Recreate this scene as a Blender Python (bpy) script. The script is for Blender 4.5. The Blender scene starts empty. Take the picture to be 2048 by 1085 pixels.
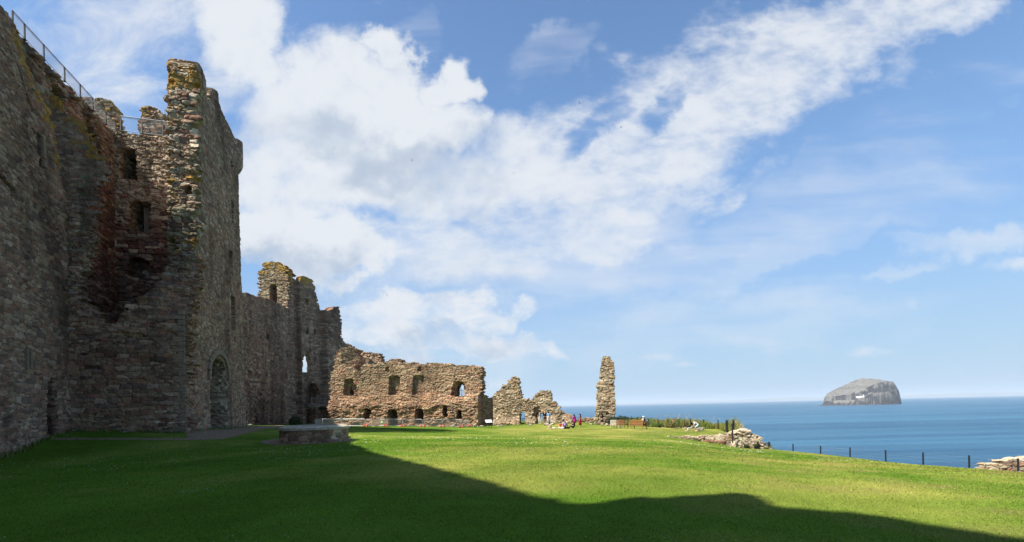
import bpy, bmesh, math, random
import numpy as np
from mathutils import Vector, Matrix
random.seed(7)
rng = np.random.default_rng(11)
SC = bpy.context.scene
COL = SC.collection
# ---------------------------------------------------------------- camera model
F, CX, CY, RO = 915.0, 1024.0, 814.0, 0.0237
CR, SR = math.cos(RO), math.sin(RO)
def ray(px, py):
    u = px-CX; v = CY-py
    return np.array([(u*CR+v*SR)/F, 1.0, (-u*SR+v*CR)/F])
def at(px, py, D):
    return ray(px, py)*D
SUN_AZ = np.array([-0.83, -0.555]); SUN_AZ = SUN_AZ/np.linalg.norm(SUN_AZ)
SUN_EL = math.radians(53.7)
SUN = np.array([SUN_AZ[0]*math.cos(SUN_EL), SUN_AZ[1]*math.cos(SUN_EL), math.sin(SUN_EL)])
SEA_Z = -26.0
# ---------------------------------------------------------------- object helpers
def tag(o, label=None, cat=None, group=None, kind=None):
    if label: o['label'] = label
    if cat: o['category'] = cat
    if group: o['group'] = group
    if kind: o['kind'] = kind
    return o
def empty(name, loc=(0,0,0), rz=0.0):
    o = bpy.data.objects.new(name, None); COL.objects.link(o)
    o.location = loc; o.rotation_euler = (0,0,rz); o.empty_display_size = 0.3
    return o
def link(name, me, mat=None, parent=None):
    o = bpy.data.objects.new(name, me); COL.objects.link(o)
    if mat is not None: me.materials.append(mat)
    if parent is not None:
        o.parent = parent
    return o
def np_mesh(name, V, Fq, smooth=False):
    """V n x 3, Fq: list of (faces array m x k)"""
    me = bpy.data.meshes.new(name)
    V = np.ascontiguousarray(V, dtype=np.float32)
    me.vertices.add(len(V)); me.vertices.foreach_set('co', V.ravel())
    idx = np.concatenate([f.ravel() for f in Fq]).astype(np.int32)
    tot = np.concatenate([np.full(len(f), f.shape[1]) for f in Fq]).astype(np.int32)
    st = np.concatenate([[0], np.cumsum(tot)[:-1]]).astype(np.int32)
    me.loops.add(len(idx)); me.loops.foreach_set('vertex_index', idx)
    me.polygons.add(len(tot)); me.polygons.foreach_set('loop_start', st)
    me.polygons.foreach_set('loop_total', tot)
    me.polygons.foreach_set('use_smooth', np.full(len(tot), smooth, dtype=bool))
    me.update(calc_edges=True)
    return me
class MB:
    """collects simple shapes and links them as one mesh object"""
    def __init__(s): s.v = []; s.f = []
    def add(s, vs, fs):
        b = len(s.v); s.v += [tuple(map(float, v)) for v in vs]; s.f += [tuple(i+b for i in f) for f in fs]
        return s
    def box(s, c, d, rz=0.0, rx=0.0, ry=0.0, bev=0.0):
        M = Matrix.Rotation(rz,3,'Z') @ Matrix.Rotation(ry,3,'Y') @ Matrix.Rotation(rx,3,'X')
        hx,hy,hz = d[0]/2,d[1]/2,d[2]/2
        if bev <= 0:
            vs = [Vector((x,y,z)) for x in (-hx,hx) for y in (-hy,hy) for z in (-hz,hz)]
            fs = [(0,1,3,2),(4,6,7,5),(0,4,5,1),(2,3,7,6),(0,2,6,4),(1,5,7,3)]
        else:
            b = min(bev, hx*.9, hy*.9, hz*.9); vs = []; fs = []
            bm = bmesh.new(); bmesh.ops.create_cube(bm, size=1.0)
            for w in bm.verts: w.co = Vector((w.co.x*d[0], w.co.y*d[1], w.co.z*d[2]))
            bmesh.ops.bevel(bm, geom=list(bm.edges), offset=b, segments=1, affect='EDGES')
            bm.verts.index_update()
            vs = [w.co.copy() for w in bm.verts]; fs = [tuple(w.index for w in f.verts) for f in bm.faces]; bm.free()
        return s.add([M@v+Vector(c) for v in vs], fs)
    def tube(s, pts, r, n=8, cap=True):
        pts = [Vector(p) for p in pts]
        rs = r if isinstance(r,(list,tuple)) else [r]*len(pts)
        vs=[]; fs=[]; prev=None
        for i,p in enumerate(pts):
            t = (pts[min(i+1,len(pts)-1)]-pts[max(i-1,0)]).normalized()
            a = prev if prev is not None else (Vector((0,0,1)) if abs(t.z)<.9 else Vector((1,0,0)))
            x = t.cross(a).normalized(); y = t.cross(x).normalized(); prev = -y if False else a
            for k in range(n):
                an = 2*math.pi*k/n
                vs.append(p + x*math.cos(an)*rs[i] + y*math.sin(an)*rs[i])
        for i in range(len(pts)-1):
            for k in range(n):
                fs.append((i*n+k, i*n+(k+1)%n, (i+1)*n+(k+1)%n, (i+1)*n+k))
        if cap:
            fs.append(tuple(range(n))); fs.append(tuple((len(pts)-1)*n+k for k in range(n)))
        return s.add(vs, fs)
    def ball(s, c, r, n=10, m=7, rot=None):
        rx,ry,rz = (r,r,r) if not isinstance(r,(list,tuple)) else r
        vs=[(0,0,rz)]; fs=[]
        for i in range(1,m):
            th = math.pi*i/m
            for k in range(n):
                ph = 2*math.pi*k/n
                vs.append((rx*math.sin(th)*math.cos(ph), ry*math.sin(th)*math.sin(ph), rz*math.cos(th)))
        vs.append((0,0,-rz)); L=len(vs)-1
        for k in range(n): fs.append((0,1+k,1+(k+1)%n))
        for i in range(m-2):
            for k in range(n):
                a=1+i*n; fs.append((a+k,a+n+k,a+n+(k+1)%n,a+(k+1)%n))
        a=1+(m-2)*n
        for k in range(n): fs.append((a+k,L,a+(k+1)%n))
        M = rot if rot is not None else Matrix.Identity(3)
        return s.add([M@Vector(v)+Vector(c) for v in vs], fs)
    def rock(s, c, d, seed, rz=0.0):
        r = random.Random(seed)
        bm = bmesh.new(); bmesh.ops.create_icosphere(bm, subdivisions=2, radius=0.5)
        M = Matrix.Rotation(rz,3,'Z') @ Matrix.Rotation(r.uniform(-.25,.25),3,'X')
        cuts = [(Vector((r.gauss(0,1),r.gauss(0,1),r.gauss(0,1))).normalized(), r.uniform(.20,.36)) for _ in range(14)]
        for w in bm.verts:
            p = w.co.copy()
            for n,h in cuts:
                q = p.dot(n)-h
                if q>0: p -= n*q
            p *= 1.25
            w.co = M @ Vector((p.x*d[0],p.y*d[1],p.z*d[2])) + Vector(c)
        bm.verts.index_update()
        vs=[w.co.copy() for w in bm.verts]; fs=[tuple(w.index for w in f.verts) for f in bm.faces]; bm.free()
        return s.add(vs, fs)
    def build(s, name, mat, parent=None, smooth=False):
        me = bpy.data.meshes.new(name); me.from_pydata(s.v, [], s.f)
        me.polygons.foreach_set('use_smooth', [smooth]*len(me.polygons)); me.update()
        return link(name, me, mat, parent)
def copy_tree(o, parent=None):
    c = o.copy(); COL.objects.link(c); c.parent = parent
    for ch in list(o.children): copy_tree(ch, c)
    return c
# ---------------------------------------------------------------- noise in numpy
def h2(i, j, s):
    i = np.asarray(i).astype(np.int64); j = np.asarray(j).astype(np.int64)
    h = (i*374761393 + j*668265263 + s*974711) & 0xFFFFFFFF
    h = ((h ^ (h>>13))*1274126177) & 0xFFFFFFFF
    h = ((h ^ (h>>15))*2246822519) & 0xFFFFFFFF
    return ((h ^ (h>>16)) & 0xFFFFFF)/float(0x1000000)
def vn(x, y, s):
    i = np.floor(x); j = np.floor(y); fx = x-i; fy = y-j
    fx = fx*fx*(3-2*fx); fy = fy*fy*(3-2*fy)
    a=h2(i,j,s); b=h2(i+1,j,s); c=h2(i,j+1,s); d=h2(i+1,j+1,s)
    return (a*(1-fx)+b*fx)*(1-fy)+(c*(1-fx)+d*fx)*fy
def fbm(x, y, s, o=4, g=.5):
    t=0; a=1.; n=0.
    for k in range(o):
        t = t+a*vn(x*2**k, y*2**k, s+k*17); n+=a; a*=g
    return t/n
def sstep(a, b, x):
    t = np.clip((x-a)/(b-a),0,1); return t*t*(3-2*t)
def inpoly(P, x, y):
    P = np.asarray(P, float); r = np.zeros(np.shape(x), bool); n=len(P)
    for k in range(n):
        x1,y1=P[k]; x2,y2=P[(k+1)%n]
        if y1==y2: continue
        c = ((y1>y)!=(y2>y)) & (x < (x2-x1)*(y-y1)/(y2-y1)+x1)
        r ^= c
    return r
def polydist(P, x, y, closed=True):
    P=np.asarray(P,float); d=np.full(np.shape(x),1e9); n=len(P)
    for k in range(n if closed else n-1):
        ax,ay=P[k]; bx,by=P[(k+1)%n]; dx,dy=bx-ax,by-ay
        t=np.clip(((x-ax)*dx+(y-ay)*dy)/(dx*dx+dy*dy+1e-12),0,1)
        d=np.minimum(d,np.hypot(x-ax-t*dx,y-ay-t*dy))
    return d
def vor(u, v, sx, sy, jit, seed):
    A=vor1(u,v,sx,sy,jit,seed); B=vor1(u,v,sx*1.75,sy*1.9,jit*.8,seed+301)
    m=fbm(u*.55/sx*.3,v*.9/sx*.3,seed+302,3)>.545
    return tuple(np.where(m,b,a) for a,b in zip(A,B))
def vor1(u, v, sx, sy, jit, seed):
    """anisotropic, squarish cells = stones. returns id hash, edge, site u, site v"""
    y=v/sy; j0=np.floor(y)
    f1=np.full(u.shape,9.); f2=np.full(u.shape,9.); ID=np.zeros(u.shape); su=np.zeros(u.shape); sv=np.zeros(u.shape)
    for dj in (-1,0,1):
        j=j0+dj
        wj=.62+.9*h2(j,j*0+3,seed+5)
        xs=u/(sx*wj)+h2(j,j*0,seed)*7.3; i0=np.floor(xs)
        for di in (-1,0,1):
            i=i0+di
            px=i+.5+jit*(h2(i,j,seed+1)-.5); py=j+.5+jit*.8*(h2(i,j,seed+2)-.5)
            dx=np.abs(xs-px)*(.75+.5*h2(i,j,seed+4)); dy=np.abs(y-py)*(.75+.55*h2(i,j,seed+6))
            d=(dx**3.2+dy**3.2)**(1/3.2)
            hh=h2(i,j,seed+3)
            m=d<f1
            f2=np.where(m,f1,np.minimum(f2,d)); f1=np.where(m,d,f1)
            ID=np.where(m,hh,ID); su=np.where(m,(px-h2(j,j*0,seed)*7.3)*sx*wj,su); sv=np.where(m,py*sy,sv)
    return ID, f2-f1, su, sv
# ---------------------------------------------------------------- terrain
CP = np.array([
 (0,3,-1.66),(-8,8,-1.68),(8,7,-1.80),(-3,14,-1.75),(-9.2,26,-1.86),(-13,28,-1.88),(-26.9,26.75,-1.0),(-25.2,22.5,-1.9),(-24,17,-2.05),(-20,8,-2.0),
 (-21.4,30,-1.2),(-25.3,43.5,-1.22),(-27,38,-1.2),(-37.7,64,-1.82),(-37.6,82,-2.15),(-27.8,69,-2.28),(-15,67,-2.52),(-4.7,66,-2.75),(2,62,-2.8),(8.6,57,-2.88),(12.7,62,-2.72),
 (13.3,48,-2.62),(19.9,50,-3.12),(18,40,-2.85),(21,37,-2.85),(26.9,24,-3.66),(24.5,30,-3.42),(17,20,-2.55),(11,12,-2.05),(0,30,-2.15),(0,45,-2.55),
 (10,34,-2.6),(-15,45,-1.7),(-18,36,-1.55),(30,10,-2.9),(14,2,-1.95),(0,-12,-1.7),(-10,-12,-1.8),(20,-12,-2.1),(-17,30,-1.6),(-24,54,-1.75),(17.8,37.3,-2.74),(4.5,65,-2.52),(24,54,-3.05),(17,55,-2.85)], float)
def _tps():
    n=len(CP); X=CP[:,:2]
    r2=((X[:,None]-X[None])**2).sum(-1); K=.5*r2*np.log(r2+1e-9)
    P=np.c_[np.ones(n),X]; A=np.zeros((n+3,n+3)); A[:n,:n]=K+np.eye(n)*.6; A[:n,n:]=P; A[n:,:n]=P.T
    return np.linalg.solve(A,np.r_[CP[:,2],0,0,0])
TW=_tps()
TER_A, TER_B = np.array([12.9,38.0]), np.array([20.2,35.4])
_td=(TER_B-TER_A)/np.linalg.norm(TER_B-TER_A); _tn=np.array([_td[1],-_td[0]])   # towards camera
def gz0(x,y):
    x=np.clip(np.asarray(x,float),-42,31); y=np.clip(np.asarray(y,float),-14,88)
    z=TW[-3]+TW[-2]*x+TW[-1]*y
    for k in range(len(CP)):
        r2=(x-CP[k,0])**2+(y-CP[k,1])**2; z=z+TW[k]*.5*r2*np.log(r2+1e-9)
    u=(x-TER_A[0])*_td[0]+(y-TER_A[1])*_td[1]; w=(x-TER_A[0])*_tn[0]+(y-TER_A[1])*_tn[1]
    z=z-0.95*sstep(-2.0,6.6,u)*sstep(-.25,.25,w)*np.exp(-np.clip(w,0,99)/16.)
    return z
LAND=[(-90,-120),(52,-120),(40,-20),(33.5,8),(28.4,22),(24.0,31.0),(20.7,34.4),(19.0,35.9),(19.0,38),(21.2,44),(24.4,50),(25,56),(20.5,63),(17.5,67),(16.5,73),(6,77),(-2,77),(-8,86),(-30,97),(-90,120)]
def gz(x,y):
    x=np.asarray(x,float); y=np.asarray(y,float)
    z=gz0(x,y); ins=inpoly(LAND,x,y); d=np.where(ins,0,polydist(LAND,x,y))
    z=z+.05*(fbm(x*.35,y*.35,91,3)-.5)
    return np.maximum(z-d*1.0-np.clip(d-.4,0,99)*2.8-(fbm(x*.3,y*.3,5,3)-.5)*np.clip(d,0,6)*1.2, -31.0)
def gz1(x,y): return float(gz(np.array([x]),np.array([y]))[0])
def ground(px,py,dmin=3.5,dmax=90):
    r=ray(px,py); D=np.linspace(dmin,dmax,1800); P=r[None]*D[:,None]
    h=P[:,2]-gz0(P[:,0],P[:,1]); k=np.where(h<0)[0]
    i=k[0] if len(k) else len(D)-1
    return P[i]
# ---------------------------------------------------------------- materials
def mat(name, col=(.5,.5,.5), rough=.8, metal=0., spec=.5):
    m=bpy.data.materials.new(name); m.use_nodes=True; b=m.node_tree.nodes['Principled BSDF']
    b.inputs['Base Color'].default_value=(*col,1); b.inputs['Roughness'].default_value=rough
    b.inputs['Metallic'].default_value=metal; b.inputs['Specular IOR Level'].default_value=spec
    return m
def N(nt, t, **kw):
    n=nt.nodes.new(t)
    for k,v in kw.items(): setattr(n,k,v)
    return n
def vary(m, scale=8., lo=.75, hi=1.2, bump=.0, bscale=None, detail=5):
    """multiplies the base colour with a noise and adds a bump"""
    nt=m.node_tree; b=nt.nodes['Principled BSDF']
    tc=N(nt,'ShaderNodeTexCoord'); nz=N(nt,'ShaderNodeTexNoise'); nz.inputs['Scale'].default_value=scale; nz.inputs['Detail'].default_value=detail
    nt.links.new(tc.outputs['Object'],nz.inputs['Vector'])
    mr=N(nt,'ShaderNodeMapRange'); mr.inputs['From Min'].default_value=.25; mr.inputs['From Max'].default_value=.75
    mr.inputs['To Min'].default_value=lo; mr.inputs['To Max'].default_value=hi
    nt.links.new(nz.outputs['Fac'],mr.inputs['Value'])
    mx=N(nt,'ShaderNodeMix',data_type='RGBA',blend_type='MULTIPLY'); mx.inputs['Factor'].default_value=1
    src=b.inputs['Base Color'].links[0].from_socket if b.inputs['Base Color'].links else None
    if src: nt.links.new(src,mx.inputs['A'])
    else: mx.inputs['A'].default_value=b.inputs['Base Color'].default_value
    nt.links.new(mr.outputs['Result'],mx.inputs['B']); nt.links.new(mx.outputs['Result'],b.inputs['Base Color'])
    if bump>0:
        nb=N(nt,'ShaderNodeTexNoise'); nb.inputs['Scale'].default_value=bscale or scale*3; nb.inputs['Detail'].default_value=6
        nt.links.new(tc.outputs['Object'],nb.inputs['Vector'])
        bp=N(nt,'ShaderNodeBump'); bp.inputs['Strength'].default_value=bump; bp.inputs['Distance'].default_value=.05
        nt.links.new(nb.outputs['Fac'],bp.inputs['Height']); nt.links.new(bp.outputs['Normal'],b.inputs['Normal'])
    return m
def attr_mat(name, rough=.9, spec=.2):
    m=mat(name,(.3,.3,.3),rough,0,spec); nt=m.node_tree; a=N(nt,'ShaderNodeAttribute',attribute_name='Col')
    nt.links.new(a.outputs['Color'],nt.nodes['Principled BSDF'].inputs['Base Color'])
    return m
M_STONE=vary(attr_mat('sandstone_masonry',1.0,.03),scale=3.2,lo=.72,hi=1.25,bump=.55,bscale=16,detail=8)
M_GRASSBLADE=attr_mat('grass_blade',.95,.04)
M_TALL=attr_mat('tall_grass_blade',.9,.06)
M_LEAF=attr_mat('leaf',.6,.3)
M_BLACK=vary(mat('black_painted_metal',(.012,.012,.014),.5),20,.7,1.3)
M_GALV=vary(mat('galvanised_steel',(.45,.46,.47),.45,.7),12,.8,1.15)
M_GREYMETAL=vary(mat('grey_metal',(.20,.21,.22),.5,.6),12,.8,1.2)
M_RED=vary(mat('faded_red_plastic',(.55,.10,.07),.6),15,.8,1.15)
M_TEAK=vary(mat('varnished_timber',(.27,.12,.04),.5),14,.65,1.25,.2)
M_OLDWOOD=vary(mat('weathered_timber',(.26,.20,.14),.8),14,.65,1.25,.2)
M_WHITE=mat('white_panel',(.78,.78,.76),.4)
def set_col(me, cols, domain='FACE'):
    a=me.attributes.new('Col','FLOAT_COLOR',domain)
    c=np.ones((len(cols),4),np.float32); c[:,:3]=cols
    a.data.foreach_set('color',c.ravel())
# ---------------------------------------------------------------- masonry
PAL={
 'grey':np.array([(.245,.170,.112),(.295,.215,.142),(.175,.125,.090),(.255,.145,.098),(.35,.265,.18),(.145,.105,.080),(.275,.165,.108),(.215,.165,.115),(.42,.33,.235)]),
 'red':np.array([(.165,.080,.058),(.19,.095,.068),(.13,.070,.052),(.18,.11,.08),(.15,.09,.068),(.11,.066,.05),(.20,.12,.085),(.14,.10,.08)]),
 'warm':np.array([(.33,.255,.17),(.37,.29,.195),(.30,.215,.14),(.27,.225,.16),(.39,.32,.22),(.32,.215,.145),(.25,.205,.15),(.35,.295,.215),(.23,.175,.12)]),
 'pink':np.array([(.36,.245,.16),(.39,.275,.18),(.33,.215,.14),(.37,.285,.19),(.30,.205,.14),(.41,.32,.22),(.33,.19,.12),(.28,.21,.15)]),
 'green':np.array([(.24,.22,.13),(.27,.25,.17),(.20,.19,.12),(.30,.25,.17),(.23,.19,.14),(.32,.29,.20)]),
 'olive':np.array([(.33,.28,.185),(.38,.33,.23),(.28,.245,.17),(.42,.36,.26),(.30,.23,.16),(.25,.22,.16),(.46,.40,.30)]),
}
PAL['grey']=.80*PAL['grey']*np.array([1.05,.95,.93])+.20*np.array([.25,.18,.128]); PAL['warm']=PAL['warm']*np.array([.92,.86,.81]); PAL['olive']=PAL['olive']*np.array([1.0,.95,.93]); PAL['pink']=PAL['pink']*np.array([.90,.84,.78])
def pick(pal, ID):
    p=PAL[pal]; return p[np.minimum((ID*len(p)).astype(int),len(p)-1)]
class Plane:
    """vertical wall plane: a -> b seen left to right from the court; n points to the viewer"""
    def __init__(s, a, b):
        s.a=np.array([a[0],a[1],0.]); d=np.array([b[0]-a[0],b[1]-a[1],0.]); s.L=np.linalg.norm(d); s.u=d/s.L
        s.n=np.array([s.u[1],-s.u[0],0.])
    def pix(s, px, py):
        r=ray(px,py); t=(s.a@s.n)/(r@s.n); p=r*t
        return ((p-s.a)@s.u, p[2])
    def poly(s, pts): return [s.pix(*p) for p in pts]
    def at(s, u, v, h):
        return s.a[None]+u[:,None]*s.u[None]+v[:,None]*np.array([0,0,1.])+h[:,None]*s.n[None]
def masonry(name, P, outline, res=.06, thick=2., stone=(.42,.17), relief=.05, holes=(), recess=(), pal='grey', palmix=None,
            lichen=None, depth=None, seed=1, parent=None, rag=.85, jit=.75, stain=None, rimpal=None, rough=.03, mapf=None, back=True, mortar=.10, rimamp=.09, relfn=None):
    O=np.array(outline,float)
    u0,u1=O[:,0].min()-.3,O[:,0].max()+.3; v0,v1=O[:,1].min()-.1,O[:,1].max()+.3
    nu=int((u1-u0)/res)+1; nv=int((v1-v0)/res)+1
    us=u0+np.arange(nu+1)*res; vs=v0+np.arange(nv+1)*res
    warp=lambda u,v:(u+.10*(fbm(u*.7,v*.7,seed+50,2)-.5), v+.22*(fbm(u*.35,v*.35,seed+60,3)-.5)+.05*(fbm(u*2,v*2,seed+61,2)-.5))
    # cells
    cu,cv=np.meshgrid(us[:-1]+res/2,vs[:-1]+res/2,indexing='ij')
    wu,wv=warp(cu,cv)
    ID,ed,su,sv=vor(wu,wv,stone[0],stone[1],jit,seed)
    tu=cu+(su-wu)*rag; tv=cv+(sv-wv)*rag
    keep=inpoly(O,tu,tv)
    for h in holes:
        poly,rg=h if isinstance(h,tuple) and not np.isscalar(h[0]) and len(h)==2 and np.isscalar(h[1]) else (h,.5)
        keep&=~inpoly(poly,cu+(su-wu)*rg,cv+(sv-wv)*rg)
    # colours
    colr=pick(pal,ID)
    if palmix is not None:
        for pn,fn in palmix:
            w=fn(cu,cv); sel=(h2((ID*9999).astype(int),(ID*777).astype(int),seed+9)<w)
            colr=np.where(sel[...,None],pick(pn,ID),colr)
    low=fbm(cu*.22,cv*.22,seed+70,4); mid=fbm(cu*1.1,cv*1.1,seed+71,3)
    colr=colr*(.55+.6*low+.35*mid)[...,None]
    colr=colr*(.87+.26*h2((ID*99991).astype(int),(ID*1777).astype(int),seed+19))[...,None]
    st=sstep(.52,.75,fbm(cu*.9,cv*.16,seed+72,4)); colr=colr*(1-.38*st)[...,None]
    mort=(ed<mortar*.5)
    colr=np.where(mort[...,None],colr*.30+np.array([.13,.105,.08])*.45,colr)  # mortar joints darkened: shade of their cavities is put into the colour
    if stain is not None: colr=colr*stain(cu,cv)[...,None]
    if lichen is not None:
        lm=lichen(cu,cv); ln=.72*fbm(cu*1.6,cv*2.2,seed+80,4)+.22*h2((ID*91199).astype(int),(ID*377).astype(int),seed+82); sel=ln<lm
        lc=np.array([.37,.215,.04])*(.6+.8*fbm(cu*5,cv*5,seed+81,2))[...,None]
        colr=np.where(sel[...,None],.25*colr+.75*lc,colr)
    # vertices
    gu,gv=np.meshgrid(us,vs,indexing='ij'); wu2,wv2=warp(gu,gv)
    ID2,ed2,su2,sv2=vor(wu2,wv2,stone[0],stone[1],jit,seed)
    rl=relief if relfn is None else relief*relfn(gu,gv)
    hh=rl*(h2((ID2*99991).astype(int),(ID2*7919).astype(int),seed+29)-.4)*1.6
    hh-=rl*1.1*(1-sstep(0,.22,ed2))
    hh+=rough*(fbm(gu*6,gv*6,seed+30,3)-.5)*2
    hh+=rl*2.2*(fbm(gu*.5,gv*.8,seed+31,3)-.5)
    if depth is not None: hh=hh+depth(gu,gv)
    for rc in recess:
        poly,dp=rc[0],rc[1]; rg=rc[2] if len(rc)>2 else .35
        hh=np.where(inpoly(poly,gu+(su2-wu2)*rg,gv+(sv2-wv2)*rg),hh-dp,hh)
    vid=-np.ones((nu+1,nv+1),np.int64)
    used=np.zeros((nu+1,nv+1),bool)
    used[:-1,:-1]|=keep; used[1:,:-1]|=keep; used[:-1,1:]|=keep; used[1:,1:]|=keep
    K=used.sum(); vid[used]=np.arange(K)
    fu,fv,fh=gu[used],gv[used],hh[used]
    mp=mapf or P.at
    jx=(h2((fu*1000).astype(int),(fv*1000).astype(int),seed+33)-.5)*res*.5; jy=(h2((fu*1000).astype(int),(fv*1000).astype(int),seed+34)-.5)*res*.5
    V=[mp(fu+jx,fv+jy,fh)]
    ki,kj=np.where(keep)
    q=np.stack([vid[ki,kj],vid[ki+1,kj],vid[ki+1,kj+1],vid[ki,kj+1]],1)
    FQ=[q]; FC=[colr[ki,kj]]
    nvt=K
    # rims
    kp=np.zeros((nu+2,nv+2),bool); kp[1:-1,1:-1]=keep
    E=[]
    def side(di,dj,a,b):
        m=keep&~kp[1+di:nu+1+di,1+dj:nv+1+dj]; i,j=np.where(m)
        E.append(np.stack([vid[i+a[0],j+a[1]],vid[i+b[0],j+b[1]],i*0+1],1))
    side(-1,0,(0,1),(0,0)); side(1,0,(1,0),(1,1)); side(0,-1,(0,0),(1,0)); side(0,1,(1,1),(0,1))
    E=np.concatenate(E)
    bv=np.unique(E[:,:2]); loc=-np.ones(K,np.int64); loc[bv]=np.arange(len(bv))
    bu,bvv,bh=fu[bv],fv[bv],fh[bv]
    rst=max(res*2.0,.12); nk=max(2,int(thick/rst))
    prev=bv.copy()
    rp=rimpal or pal
    for k in range(1,nk+1):
        w=thick*k/nk
        a=bu*.35+w
        rid,red,_,_=vor(a+bu*.0,bvv+.1*fbm(bu,a,seed+44,2),stone[0],stone[1],jit,seed+40)
        off=rimamp*2*(h2((rid*99991).astype(int),(rid*77).astype(int),seed+41)-.5)+rimamp*1.6*(fbm(w*1.3+bu*.1,bvv*1.8,seed+42,3)-.5)-rimamp*.5*(red<.12)
        if k==nk: off=off*0
        hk=np.where(bh>-w, -w, bh) if False else np.minimum(bh,0)*0 - w
        hk=np.minimum(hk,bh-.01*k)
        V.append(mp(bu+off,bvv+off*.6,hk)); cur=nvt+np.arange(len(bv)); nvt+=len(bv)
        ea=loc[E[:,0]]; eb=loc[E[:,1]]
        FQ.append(np.stack([prev[ea],prev[eb],cur[eb],cur[ea]],1))
        rc_=pick(rp,rid)*(.6+.8*fbm(bu*.9,bvv*.9,seed+45,3))[:,None]
        if lichen is not None:
            lm=lichen(bu,bvv); sel=fbm(bu*1.6+w,bvv*2.2,seed+80,4)<lm
            rc_=np.where(sel[:,None],np.array([.30,.18,.04]),rc_)
        FC.append(rc_[ea]); prev=cur
    if back:
        V.append(mp(fu,fv,np.full(K,-thick-.002))); FQ.append(q[:,::-1]+nvt); FC.append(colr[ki,kj]); nvt+=K
    me=np_mesh(name,np.concatenate(V),FQ)
    set_col(me,np.concatenate(FC))
    return link(name,me,M_STONE,parent)
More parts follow.
